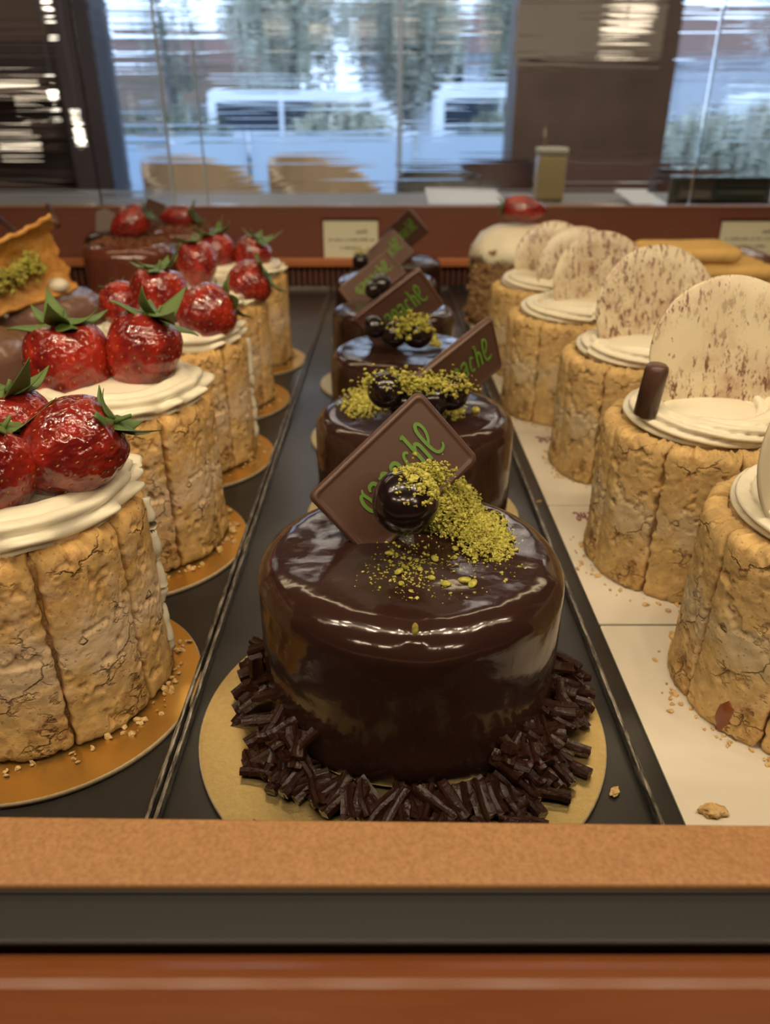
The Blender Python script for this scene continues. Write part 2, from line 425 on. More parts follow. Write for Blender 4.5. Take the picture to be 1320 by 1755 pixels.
# ------------------------------------------------------------------ the cafe behind the case (structure)
FL = -0.95


def struct(name, mb, m, parent=None, smooth=False, bevel=0):
    o = mb.build(name, m, parent, smooth, bevel)
    if parent is None: o['kind'] = 'structure'
    return o


WY = 7.0


def wx(px, y=WY): return (px - 660) / F * (y * cp + 0.2 * sp * 0 + 0.05)


struct('floor', MB().box(-6, 6, -3, WY + 0.2, FL - 0.1, FL), M['cafe_floor'])
struct('ceiling', MB().box(-6, 6, -3, WY + 0.2, 1.9, 2.0), M['ceiling'])
struct('wall_left', MB().box(-6.1, -6, -3, WY + 0.2, FL, 1.9), M['wall'])
struct('wall_right', MB().box(6, 6.1, -3, WY + 0.2, FL, 1.9), M['wall'])
struct('wall_front', MB().box(-6, 6, -3.1, -3, FL, 1.9), M['wall'])
struct('wall_back', MB().box(-6, wx(140), WY, WY + 0.2, FL, 1.9), M['wall'])
struct('pillar_dark', MB().box(wx(140), wx(203), WY - 0.25, WY + 0.2, FL, 1.9), M['dark_frame'])
pb = struct('pillar_brown', MB().box(wx(868), wx(1118), WY - 0.3, WY + 0.2, FL, 1.9), M['pillar'])
struct('beige_panel', MB().box(wx(872, 6.66), wx(1112, 6.66), WY - 0.33, WY - 0.302, 0.66, 1.12), M['beige_panel'], pb)
struct('header_beam', MB().box(wx(203), 6, WY, WY + 0.2, 1.75, 1.9), M['dark_frame'])
for nm, a, b in (('window_1', wx(203), wx(868)), ('window_2', wx(1118), 6.0)):
    w = struct(nm, MB().box(a, b, WY + 0.08, WY + 0.09, FL + 0.06, 1.75), M['window_glass'])
    struct('window_sill', MB().box(a, b, WY + 0.02, WY + 0.16, FL, FL + 0.06), M['dark_frame'], w)
    for fx in ((0.0,) if nm == 'window_2' else (0.5,)):
        if fx: struct('window_mullion', MB().box(a + (b - a) * 0.725 - 0.02, a + (b - a) * 0.725 + 0.02, WY + 0.05, WY + 0.13, FL + 0.06, 1.75), M['glass_edge'], w)


def cafe_at(px, py, y): return at_y(px, py, y)


def tub_chair(px, y, rz, m_in, m_out, label, top=0.0, w=0.30):
    x = at_y(px, 300, y)[0]
    r = empty('tub_chair', (x, y, FL), label, 'chair', 'cafe chairs', rz)
    n, k = 28, 8
    def shell(off):
        def fn(u, v):
            a = (u - 0.5) * PI * 1.15; rad = w * (1 + 0.05 * v) + off
            topz = 0.90 + top - 0.20 * np.abs(2 * u - 1) ** 2.5
            return np.stack([rad * np.sin(a), rad * np.cos(a) * 0.95, 0.42 + (topz - 0.42) * v + 0 * u], -1)
        return fn
    Vi, Fi = grid(n, k, shell(0)); Vo, Fo = grid(n, k, shell(0.035))
    MB().add(Vo, Fo).add(Vi, [f[::-1] for f in Fi]).build('backrest', m_out, r, True)
    MB().add(*grid(n, k, lambda u, v: shell(-0.002)(u, v * 0.98))).build('back_padding', m_in, r, True)
    rim = [Vi.reshape(n, k, 3)[i, -1] * 0.5 + Vo.reshape(n, k, 3)[i, -1] * 0.5 for i in range(n)]
    MB().tube(rim, 0.019, 8).build('back_rim', m_out, r, True)
    MB().add(*lathe([(0.02, 0.38), (w * 0.93, 0.38), (w * 0.97, 0.41), (w * 0.97, 0.44), (w * 0.9, 0.47), (0.02, 0.475)], 32)).build('seat', m_in, r, True)
    for sx in (-1, 1):
        for sy in (-1, 1):
            MB().tube([(sx * w * 0.62, sy * w * 0.62, 0.39), (sx * w * 0.75, sy * w * 0.75, 0.0)], (0.018, 0.012)).build('leg', m_out, r, True)
    return r


def table(px, y, sx, sy, label):
    x = at_y(px, 320, y)[0]
    r = empty('cafe_table', (x, y, FL), label, 'table', 'cafe tables')
    MB().box(-sx / 2, sx / 2, -sy / 2, sy / 2, 0.71, 0.745).build('table_top', M['table_wood'], r, bevel=0.006)
    MB().add(*lathe([(0.03, 0.02), (0.03, 0.71)], 16)).build('pedestal', M['chair_dark'], r, True)
    MB().add(*lathe([(0.22, 0.0), (0.22, 0.01), (0.03, 0.03)], 32)).build('base_plate', M['chair_dark'], r, True)
    return r


tub_chair(358, 4.4, 0.9, M['chair_beige'], M['chair_beige'], 'beige tub chair beside the tall glass edge', 0.10)
tub_chair(568, 4.5, 0.9, M['chair_beige'], M['chair_beige'], 'beige tub chair between the two window tables', 0.10)
tub_chair(785, 4.55, 0.5, M['chair_grey'], M['chair_dark'], 'dark grey tub chair just left of the brown pillar', 0.03)
tub_chair(845, 6.1, -0.4, M['chair_brown'], M['chair_dark'], 'brown tub chair in front of the brown pillar edge', 0.03)
tub_chair(1225, 4.6, 0.2, M['chair_brown'], M['chair_dark'], 'brown tub chair behind the acrylic sign holder', 0.03)
table(466, 5.6, 0.42, 0.5, 'small dark table between two beige tub chairs')
table(690, 5.3, 0.80, 0.5, 'wide brown table between the beige chair and the grey chair')
# a bench with a high back beside the brown pillar
r = empty('bench', (at_y(1050, 310, 5.4)[0], 5.4, FL), 'long dark brown bench with a flat high back, before the brown pillar', 'bench')
MB().box(-0.38, 0.38, 0.0, 0.07, 0.30, 0.955).build('backrest', M['chair_brown'], r, bevel=0.012)
MB().box(-0.38, 0.38, -0.45, 0.0, 0.30, 0.45).build('seat', M['chair_brown'], r, bevel=0.02)
for sx in (-0.34, 0.34):
    for sy in (-0.40, 0.03): MB().box(sx - 0.02, sx + 0.02, sy - 0.02, sy + 0.02, 0, 0.30).build('leg', M['chair_dark'], r)

# lit shelving and lamps in the dark left part of the cafe
r = empty('wall_shelf', (-3.2, WY - 0.30, FL), 'dark shelf unit on the left wall with pale lit ledges', 'shelf')
MB().box(-0.75, 0.62, 0.24, 0.29, 0, 1.75).build('back_panel', M['dark_frame'], r)
for z in [0.35, 0.75] + [at_y(0, q, 6.6)[2] - FL + 0.0125 for q in (148, 170, 232, 252)]: MB().box(-0.75, 0.62, -0.12, 0.24, z, z + 0.03).build('shelf_board', M['wall'], r)
for i, (px, py) in enumerate(((30, 148), (62, 170), (20, 232), (36, 252))):
    p = at_y(px, py, 6.6)
    o = MB().box(-0.16, 0.16, -0.015, 0.015, -0.012, 0.012).build('strip_lamp', M['lamp_dim'], None, bevel=0.005); o.location = p
    tag(o, ('long glowing strip lamp on the highest lit ledge of the left shelf', 'glowing strip lamp under the highest ledge, nearest the dark pillar',
            'glowing strip lamp in the middle of the left shelf', 'glowing strip lamp lowest on the left shelf')[i], 'lamp', 'strip lamps on the left shelf')
for i, (px, py) in enumerate(((82, 14), (92, 166), (132, 208), (138, 236))):
    p = at_y(px, py, 6.3 - 0.15 * i)
    r = empty('bulb_lamp', p, ('small round bulb lamp at the top left under the ceiling', 'small bulb lamp beside the lit ledge', 'small bulb lamp upper of the two by the dark pillar',
                               'small bulb lamp lower of the two by the dark pillar')[i], 'lamp', 'bulb lamps in the left part')
    MB().add(ICO1[0] * 0.035, ICO1[1]).build('bulb', M['lamp'], r, True)
    MB().tube([(0, 0, 0.03), (0, 0, 1.9 - p[2])], 0.006, 6).build('cord', M['dark_frame'], r)
for i, (px, py) in enumerate(((1085, 22), (1072, 54))):  # reflections of ceiling lamps, built as glowing bodies on cords
    p = at_y(px, py, 5.9 - 0.3 * i)
    r = empty('lamp_reflection', p, ('ceiling lamp reflection modelled as a long white glow, upper of the pair', 'ceiling lamp reflection modelled as a long white glow, lower of the pair')[i], 'lamp', 'ceiling lamp reflections before the pillar')
    V, Fc = ICO3; V = V * np.array([0.17, 0.05, 0.036]); V = V @ np.array([[math.cos(.2), 0, math.sin(.2)], [0, 1, 0], [-math.sin(.2), 0, math.cos(.2)]])
    MB().add(V, Fc).build('reflection_glow', M['lamp_dim'], r, True)
    MB().tube([(0, 0, 0.03), (0, 0, 1.9 - p[2])], 0.005, 6).build('cord', M['dark_frame'], r)

# ------------------------------------------------------------------ outdoors
struct('ground', MB().box(-60, 60, WY + 0.2, 90, FL - 0.2, FL - 0.02), M['asphalt'])
for i, (x0, x1) in enumerate(((-4.2, -1.9), (-1.85, 0.4), (0.45, 2.3))):
    r = empty('wind_screen', ((x0 + x1) / 2, 11.5, FL - 0.02), ('pale blue frosted terrace screen, first from the dark pillar', 'pale blue frosted terrace screen in the middle of the first window',
              'pale blue frosted terrace screen beside the brown pillar')[i], 'screen', 'frosted screens on the terrace')
    w = (x1 - x0) / 2
    MB().box(-w, w, -0.02, 0.02, 0.08, 1.10).build('panel', M['frost'], r)
    for s in (-w + 0.02, w - 0.02): MB().box(s - 0.02, s + 0.02, -0.03, 0.03, 0, 1.12).build('post', M['glass_edge'], r)


def leaf_cloud(name, c, rad, n, size, m, parent, seed):
    g = np.random.default_rng(seed)
    d = g.normal(size=(n, 3)); d /= np.linalg.norm(d, axis=1)[:, None]
    rr = g.random(n) ** 0.45
    P = d * rr[:, None] * np.array(rad); P *= (1 + 0.35 * fbm(P * 2.2, seed))[:, None]
    a = g.normal(size=(n, 3)); a /= np.linalg.norm(a, axis=1)[:, None]
    b = np.cross(a, g.normal(size=(n, 3))); b /= np.linalg.norm(b, axis=1)[:, None]
    s = size * (0.6 + 0.8 * g.random(n))[:, None]
    V = np.stack([P - a * s, P + b * s * .5, P + a * s, P - b * s * .5], 1).reshape(-1, 3) + np.array(c)
    Fc = [(4 * i, 4 * i + 1, 4 * i + 2, 4 * i + 3) for i in range(n)]
    return link(name, mesh_data(name, V, Fc, False), m, parent)


for i, (x, w, m) in enumerate(((-3.9, 2.1, 'leaf_dark'), (-0.7, 2.3, 'leaf_pale'), (2.3, 1.9, 'leaf_dark'), (6.4, 2.6, 'leaf_pale'), (10.6, 2.6, 'leaf_dark'))):
    r = empty('hedge', (x, 15.5, FL - 0.02), ('clipped dark hedge section near the dark pillar', 'pale clipped hedge section behind the middle screen', 'dark clipped hedge section by the brown pillar',
               'pale clipped hedge section right of the brown pillar', 'dark clipped hedge section at the far right')[i], 'hedge', 'hedge beyond the terrace')
    leaf_cloud('foliage', (0, 0, 0.72), (w * 0.62, 0.6, 0.80), 2600, 0.10, M[m], r, 40 + i)
    for s in (-0.4, 0.0, 0.4): MB().tube([(s * w, 0, 0), (s * w * 0.8, 0, 0.9)], 0.03, 6).build('stem', M['bark'], r)


def tree(x, y, h, cr, m, label, seed, bark='bark', leaves=3000):
    r = empty('tree', (x, y, FL - 0.02), label, 'tree', 'trees across the road')
    g = random.Random(seed); mb = MB()
    top = np.array([g.uniform(-.3, .3), 0, h * 0.8]); mb.tube([(0, 0, 0), tuple(top * 0.5), tuple(top)], (h * 0.030, h * 0.022, h * 0.008), 8)
    for k in range(16):
        q = g.uniform(0.25, 0.95); s0 = top * q; a = g.uniform(0, 2 * PI); L = cr * (1.25 - q * 0.5)
        e = s0 + np.array([math.cos(a) * L, math.sin(a) * L, L * 0.7]); mid = (s0 + e) / 2 + np.array([0, 0, -L * 0.08])
        mb.tube([s0, mid, e], (h * 0.010, h * 0.006, h * 0.002), 5)
        for j in range(3):
            w = mid + (e - mid) * g.random(); mb.tube([w, w + np.array([g.uniform(-1, 1), g.uniform(-1, 1), g.uniform(.1, 1)]) * L * .45], (h * 0.004, h * 0.001), 4)
    mb.build('trunk', M[bark], r, True)
    if leaves: leaf_cloud('crown', (0, 0, h * 0.66), (cr, cr, h * 0.42), leaves, 0.16, M[m], r, seed)
    return r


tree(-6.6, 27, 6.2, 1.2, 'leaf_dark', 'thin dark tree against blue sky by the dark pillar', 1, leaves=260)
tree(-2.7, 25, 6.4, 1.8, 'leaf_pale', 'pale leafy tree left of the middle of the first window', 2)
tree(0.9, 27, 6.0, 1.55, 'leaf_pale', 'pale leafy tree in the middle of the first window', 3, leaves=3600)
tree(3.6, 23, 5.6, 1.0, 'leaf_dark', 'dark leafy tree left of the brown pillar', 4, leaves=1600)
tree(10.4, 23, 6.0, 1.6, 'leaf_pale', 'bare white branching tree right of the brown pillar', 5, 'bark_white', 0)
tree(13.4, 26, 6.0, 1.8, 'leaf_dark', 'bare dark branching tree at the far right', 6, 'bark', 200)


for k_, (x_, h_, c_, m_) in enumerate(((-6.2, 9.0, 2.3, 'leaf_pale'), (0.2, 9.5, 2.5, 'leaf_pale'), (6.6, 9.0, 2.3, 'leaf_pale'), (21.0, 8.0, 2.2, 'leaf_pale'))):
    tree(x_, 46, h_, c_, m_, ('tall dark tree far behind the houses, left in the first window', 'tall pale tree far behind, in the middle of the first window', 'tall pale tree far behind, next to the brown pillar', 'tall pale tree far behind at the right edge')[k_], 20 + k_, leaves=6500)


def house(x, y, w, h, m, label, d=4.0):
    r = empty('house', (x, y, FL - 0.02), label, 'house', 'houses across the road')
    MB().box(-w / 2, w / 2, 0, d, 0, h).build('walls', M[m], r)
    V = [(-w / 2 - .3, -.3, h), (w / 2 + .3, -.3, h), (w / 2 + .3, d + .3, h), (-w / 2 - .3, d + .3, h), (-w / 2 - .3, d / 2, h + w * .22), (w / 2 + .3, d / 2, h + w * .22)]
    MB().add(V, [(0, 1, 5, 4), (2, 3, 4, 5), (0, 4, 3), (1, 2, 5), (0, 3, 2, 1)]).build('roof', M['roof'], r)
    for k in range(3):
        for z in (0.9, 2.6):
            if z + 1 < h:
                f = MB().box(-w * .36 + k * w * .3, -w * .36 + k * w * .3 + w * .13, -0.06, 0.0, z, z + 1.0).build('window', M['van_white'], r)
                MB().box(-w * .35 + k * w * .3, -w * .36 + k * w * .3 + w * .12, -0.075, -0.061, z + .07, z + .93).build('pane', M['van_window'], f)


house(-7.0, 32, 6.0, 3.2, 'house_brown', 'brown house behind the thin tree by the dark pillar')
house(2.6, 33, 6.5, 3.8, 'house_grey', 'pale grey house behind the middle trees')
house(14.6, 31, 8.0, 3.4, 'house_grey', 'pale grey house behind the bare white tree')


def van(x, y, L, h, label):
    r = empty('van', (x, y, FL - 0.02), label, 'van', 'vans on the road')
    P = [(-L / 2, .3), (-L / 2, h * .92), (-L / 2 + .15, h), (L / 2 - 1.1, h), (L / 2 - .45, h * .62), (L / 2, h * .52), (L / 2, .3)]
    V, Fc = loft([[(a, yy, b) for a, b in P] for yy in (0, 1.8)]); MB().add(V, Fc).build('body', M['van_white'], r, bevel=0.05)
    for a, b in ((-L / 2 + .2, -L / 6), (-L / 6 + .1, L / 6), (L / 6 + .1, L / 2 - 1.15)):
        MB().box(a, b, -0.02, 0.0, h * .56, h * .84).build('window', M['van_window'], r)
    for a in (-L / 2 + .9, L / 2 - .9):
        V, Fc = lathe([(0.02, -.1), (.31, -.1), (.33, -.06), (.33, .06), (.31, .1), (0.02, .1)], 24); V = V[:, [0, 2, 1]] + np.array([a, 0.06, .33])
        MB().add(V, Fc).build('wheel', M['tyre'], r, True)


van(-1.6, 19.5, 4.9, 2.0, 'white van parked behind the pale hedge, left of the two')
van(3.4, 20.0, 4.4, 2.1, 'white van parked left of the brown pillar, right of the two')
van(11.0, 20.0, 4.9, 1.9, 'white van parked right of the brown pillar')

# ------------------------------------------------------------------ the display case
case = empty('display_case', (0, 0.6, FL), 'wooden pastry display case with orange rail, sandy sill and brown rear rail', 'display case')
CX = 0.95


def cpart(name, mb, m, parent=None, bevel=0, smooth=False):
    o = mb.build(name, m, parent or case, smooth, bevel)
    if parent is None: o.matrix_parent_inverse = Matrix.Translation((0, -0.6, -FL))
    return o


cpart('cabinet', MB().box(-CX, CX, 0.06, 1.16, FL, -0.04), M['rear'])
cpart('deck', MB().box(-CX, CX, 0.112, 1.14, -0.04, -0.0045), M['deck'])
sill = cpart('front_sill', MB().box(-CX, CX, 0.1155, 0.1335, 0.0426, 0.045), M['sill'], bevel=0.0008)
sv = np.zeros(len(sill.data.vertices) * 3); sill.data.vertices.foreach_get('co', sv); sv = sv.reshape(-1, 3)
sv[:, 1] -= sv[:, 0] * 0.0139 * (sv[:, 1] > 0.12); sill.data.vertices.foreach_set('co', sv.ravel())
cpart('sill_reflection_block', MB().box(-CX, CX, 0.1156, 0.1300, -0.0044, 0.0425), M['gasket'])  # added dark strip, out of view, keeps a golden reflection off the front glaze
cpart('glass_channel', MB().box(-CX, CX, 0.1030, 0.1154, -0.04, 0.0425), M['gasket'], bevel=0.001)
cpart('channel_gap', MB().box(-CX, CX, 0.1016, 0.1029, -0.04, 0.030), M['gasket'])
a = np.linspace(0, PI, 15); pr = [(0.0925 + 0.009 * math.cos(q), 0.0385 + 0.009 * math.sin(q)) for q in a[:9]]
pr = [(0.1015, -0.04)] + pr + [(0.0850, 0.0435), (0.0800, 0.0375), (0.0770, 0.0300), (0.0760, -0.04)]
V, Fc = loft([[(x, y, z) for y, z in pr] for x in (-CX, CX)]); cpart('front_rail', MB().add(V, Fc), M['rail'], smooth=False)
case.children[-1].data.polygons.foreach_set('use_smooth', [True] * len(case.children[-1].data.polygons))
RY = 1.10
cpart('rear_rail', MB().box(-CX, CX, RY, RY + 0.03, 0.040, 0.1035), M['rear'], bevel=0.0015)
cpart('rear_rail_edge', MB().box(-CX, CX, RY - 0.002, RY + 0.032, 0.1036, 0.1062), M['rear_edge'], bevel=0.0008)
cpart('rear_lip', MB().box(-CX, CX, RY - 0.012, RY + 0.03, 0.028, 0.0398), M['rear_lip'], bevel=0.002)
vent = cpart('vent_grille', MB().box(-CX, CX, RY + 0.014, RY + 0.03, -0.0045, 0.0279), M['deck'])
sd = MB().box(-0.0017, 0.0017, -0.006, 0.006, -0.0125, 0.0125).data('slat'); sd.materials.append(M['rear'])
for k in range(150):
    o = bpy.data.objects.new('slat', sd); C.objects.link(o); o.parent = vent
    o.matrix_parent_inverse = Matrix.Identity(4); o.location = (-0.60 + 0.0081 * k, RY + 0.007, 0.0142)
cpart('vent_ledge', MB().box(-CX, CX, RY - 0.012, RY + 0.013, -0.0045, 0.0012), M['deck'])
counter = cpart('rear_counter', MB().box(-CX, CX, RY + 0.06, RY + 0.42, 0.06, 0.094), M['sign_grey'], bevel=0.003)
# rear glass panes with bright polished vertical edges
for x0, x1, yy in ((-CX, -0.29, RY + 0.012), (-0.39, 0.42, RY + 0.020), (0.421, CX, RY + 0.012)):
    g = cpart('glass_pane', MB().box(x0, x1, yy, yy + 0.005, 0.1063, 0.62), M['rear_glass'])
for x, w, yy in ((-0.2890, 0.0022, RY + 0.0123), (-0.244, 0.0014, RY + 0.0140), (-0.3915, 0.0018, RY + 0.0205)):
    e = cpart('glass_edge', MB().box(x - w / 2, x + w / 2, yy - 0.0006, yy + 0.0052, 0.1064, 0.62 if x < -0.25 else 0.30), M['glass_edge'])
cpart('canopy', MB().box(-CX, CX, 0.10, 1.16, 0.62, 0.66), M['canopy_white'])  # unseen case top, made white to brighten the reflections in the gold boards
for s in (-1, 1): cpart('side_panel', MB().box(s * CX - 0.012, s * CX + 0.012, 0.10, 1.16, -0.04, 0.62), M['rear'])


# ------------------------------------------------------------------ trays
def tray(x0, x1, y0, y1, label, rim=0.004, w=0.0018, rm='rim'):
    r = empty('baking_tray', ((x0 + x1) / 2, (y0 + y1) / 2, -0.0044), label, 'tray')
    hx, hy = (x1 - x0) / 2, (y1 - y0) / 2
    MB().box(-hx, hx, -hy, hy, 0, 0.0044).build('tray_base', M['tray'], r)
    for s in (-1, 1):
        MB().box(s * hx - (w if s > 0 else 0), s * hx + (w if s < 0 else 0), -hy, hy, 0.0044, 0.0044 + rim).build('tray_rim', M[rm], r, bevel=0.0005)
        MB().box(-hx + w, hx - w, s * hy - (w if s > 0 else 0), s * hy + (w if s < 0 else 0), 0.0044, 0.0044 + rim).build('tray_rim', M[rm], r, bevel=0.0005)
    return r


TY0, TY1 = 0.1420, 1.075
tray(-0.2020, -0.0753, TY0, TY1, 'black tray under the row of strawberry cakes')
tray(-0.0742, 0.0887, TY0, TY1, 'black tray under the row of dark chocolate cakes')
tray(0.0893, 0.2360, TY0, TY1, 'black tray under the white cards and pale cakes', 0.0012, 0.006, 'tray')
tray(-0.3800, -0.2030, TY0, TY1, 'black tray under the brown mousse cakes at far left')
tray(0.2380, 0.4900, TY0, TY1, 'black tray under the ladyfinger cake at far right')


# ------------------------------------------------------------------ lettering: hand-drawn strokes for the word on plaques and cards
GL = {
    'g': [[(.36, .93, .10), (.18, .90, .14), (.07, .62, .15), (.10, .28, .15), (.25, .08, .14), (.40, .22, .13), (.44, .55, .13), (.36, .93, .12), (.46, 1.12, .07)], [(.44, .55, .13), (.45, .1, .15), (.40, -.36, .13)]],
    'a': [[(.00, .80, .08), (.10, .97, .13), (.30, 1.0, .15), (.42, .90, .16), (.44, .6, .16), (.46, .0, .15)], [(.42, .62, .12), (.22, .45, .12), (.08, .22, .13), (.12, .04, .12), (.28, .04, .10), (.44, .3, .09)]],
    'n': [[(.08, .0, .15), (.08, 1.0, .15)], [(.10, .90, .13), (.26, 1.0, .14), (.40, .93, .15), (.43, .75, .15), (.43, .0, .15)]],
    'c': [[(.46, .90, .10), (.32, 1.0, .11), (.18, .88, .12), (.10, .5, .13), (.14, .18, .12), (.28, .02, .10), (.44, .10, .08)]],
    'h': [[(-.04, 1.50, .07), (.08, 1.55, .13), (.10, 1.4, .15), (.10, .0, .15)], [(.12, .72, .11), (.28, .96, .13), (.42, .86, .15), (.45, .6, .15), (.45, .0, .15)]],
    'e': [[(.10, .55, .10), (.30, .80, .11), (.42, 1.15, .12), (.38, 1.46, .13), (.22, 1.52, .14), (.08, 1.28, .14), (.06, .7, .14), (.14, .18, .13), (.34, .0, .12), (.58, .08, .10), (.66, .24, .08)]],
}


def word_mesh(name, word, unit, xs=0.9, thick=0.00025):
    mb = MB(); x = 0.0
    for ch in word:
        for st in GL[ch]:
            P = np.array(st); ts = np.linspace(0, len(P) - 1, (len(P) - 1) * 4 + 1)
            q = []
            for tt in ts:   # Catmull-Rom
                i = min(int(tt), len(P) - 2); f = tt - i
                p0, p1, p2, p3 = P[max(i - 1, 0)], P[i], P[i + 1], P[min(i + 2, len(P) - 1)]
                q.append(0.5 * (2 * p1 + (p2 - p0) * f + (2 * p0 - 5 * p1 + 4 * p2 - p3) * f * f + (3 * p1 - p0 - 3 * p2 + p3) * f ** 3))
            if len(P) == 2: q = [P[0] + (P[1] - P[0]) * f for f in np.linspace(0, 1, 4)]
            q = np.array(q); d = np.gradient(q[:, :2], axis=0); d /= np.linalg.norm(d, axis=1)[:, None] + 1e-9
            nrm = np.stack([-d[:, 1], d[:, 0]], 1); w = np.clip(q[:, 2:3], .05, .2) / 2 * 1.12
            A, B = q[:, :2] + nrm * w, q[:, :2] - nrm * w
            thick += 0.00003
            for h in (thick,):
                V = np.concatenate([np.c_[A, np.full(len(A), h / unit)], np.c_[B, np.full(len(B), h / unit)], np.c_[A, np.zeros(len(A))], np.c_[B, np.zeros(len(B))]])
                V[:, 0] = (V[:, 0] + x) * xs; n = len(A); Fc = []
                for i in range(n - 1):
                    Fc += [(n + i, n + i + 1, i + 1, i), (i, i + 1, 2 * n + i + 1, 2 * n + i), (n + i + 1, n + i, 3 * n + i, 3 * n + i + 1)]
                mb.add(V * unit, Fc)
        x += 0.67 if ch != 'c' else 0.64
    me = mb.data(name); W = x * xs * unit
    return me, W


# ------------------------------------------------------------------ cake boards
def board_mesh(R, t=0.0022):
    return lathe([(0.001, 0.0), (R - 0.0006, 0.0), (R, 0.0003), (R, t - 0.0004), (R - 0.0005, t)] + [(0.001, t)], 96)


def cake_board(x, y, R, m, label, group):
    mb = MB().add(*board_mesh(R)); me = mb.data('cake_board', True); me.materials.append(m); me.materials.append(M['board_edge'])
    for p in me.polygons:
        if abs(p.normal.z) < 0.8: p.material_index = 1
        p.use_smooth = abs(p.normal.z) < 0.8
    o = link('cake_board', me); o.location = (x, y, 0.0001); tag(o, label, 'cake board', group); return o


BT = 0.0024


# ------------------------------------------------------------------ plaques
def rrect(hx, hy, r, z, n=5):
    P = []
    for cx, cy, a0 in ((hx - r, hy - r, 0), (-hx + r, hy - r, PI / 2), (-hx + r, -hy + r, PI), (hx - r, -hy + r, 1.5 * PI)):
        for k in range(n): P.append((cx + r * math.cos(a0 + k * PI / 2 / (n - 1)), cy + r * math.sin(a0 + k * PI / 2 / (n - 1)), z))
    return P


def plaque_data():
    hx, hy, t = 0.028, 0.0172, 0.0042
    V, Fc = loft([rrect(hx - .0004, hy - .0004, .0026, -t), rrect(hx, hy, .0028, -t + .0005), rrect(hx, hy, .0028, -.0012), rrect(hx - .0009, hy - .0009, .0024, -.0002),
                  rrect(hx - .0014, hy - .0014, .0022, 0), rrect(hx - .0019, hy - .0019, .002, -.0002), rrect(hx - .0023, hy - .0023, .002, -.0005), rrect(hx - .0030, hy - .0030, .002, -.0005)])
    return mesh_data('chocolate_plaque', V, Fc)


PLQ = plaque_data(); PLQ.materials.append(M['plaque'])
WORD, WW = word_mesh('lettering', 'ganache', 0.0089); WORD.materials.append(M['green_print'])


def plaque(pos, X, Y, label):
    X = Vector(X).normalized(); Y = Vector(Y); Y = (Y - X * Y.dot(X)).normalized(); Z = X.cross(Y)
    o = bpy.data.objects.new('chocolate_plaque', PLQ); C.objects.link(o)
    o.matrix_world = Matrix.Translation(pos) @ Matrix((X, Y, Z)).transposed().to_4x4()
    tag(o, label, 'chocolate plaque', 'chocolate plaques on the dark cakes')
    m = o.modifiers.new('e', 'EDGE_SPLIT'); m.split_angle = math.radians(50)
    w = bpy.data.objects.new('lettering', WORD); C.objects.link(w); w.parent = o
    w.location = (-WW / 2 + 0.0028, -0.0046, -0.00049); return o


# ------------------------------------------------------------------ pistachio, crumbs and other stuff
def crumbs(name, P, size, m, label, cat, seed=1, parent=None, flat=0.75, group=None):
    g = np.random.default_rng(seed); V0, F0 = ICO0; n = len(P); nv = len(V0)
    S = size * np.exp(g.normal(0, 0.38, n))
    out = np.empty((n, nv, 3))
    for i in range(n):
        a, b = g.uniform(0, 6.28, 2); ca, sa, cb, sb = math.cos(a), math.sin(a), math.cos(b), math.sin(b)
        Rm = np.array([[ca, -sa, 0], [sa, ca, 0], [0, 0, 1]]) @ np.array([[1, 0, 0], [0, cb, -sb], [0, sb, cb]])
        v = V0 * (1 + g.uniform(-.35, .35, (nv, 1))) * np.array([1.0, g.uniform(.6, 1), g.uniform(.45, flat)])
        out[i] = (v @ Rm.T) * S[i] + P[i]
    Fc = (np.array(F0)[None] + (np.arange(n) * nv)[:, None, None]).reshape(-1, 3)
    o = link(name, mesh_data(name, out.reshape(-1, 3), Fc, False), m, parent)
    if parent is None: tag(o, label, cat, group, 'stuff')
    else: o['kind'] = 'stuff'
    return o


# ------------------------------------------------------------------ ganache cakes
def ganache_mesh(R, H, re, seed, amp=1.0, seg=128, nz=12):
    prof = [(R * 0.985, 0.0), (R * 0.997, 0.002), (R, 0.005)] + [(R, z) for z in np.linspace(0.010, H - re, nz)]
    prof += [(R - re + re * math.cos(q), H - re + re * math.sin(q)) for q in np.linspace(0, PI / 2, 12)[1:]]
    prof += [(r, H) for r in np.linspace(R - re, 0.0006, 18)[1:]]
    a = np.linspace(0, 2 * PI, seg, endpoint=False); rings = []
    for r, z in prof:
        P = np.stack([r * np.cos(a), r * np.sin(a), np.full(seg, z)], 1)
        d = fbm(P * 34, seed, 2) * 0.0016 * amp
        lim = 1.0 if z > H - 1e-6 else 0.55
        P[:, 2] += d * lim * (1 if z > H - re * 1.2 else 0)
        P[:, :2] *= (1 + (fbm(P * np.array([30, 30, 22]), seed + 9, 2) * 0.010 * amp))[:, None] if z < H - 1e-6 else 1
        rings.append(P)
    V, Fc = loft(rings); return V, Fc


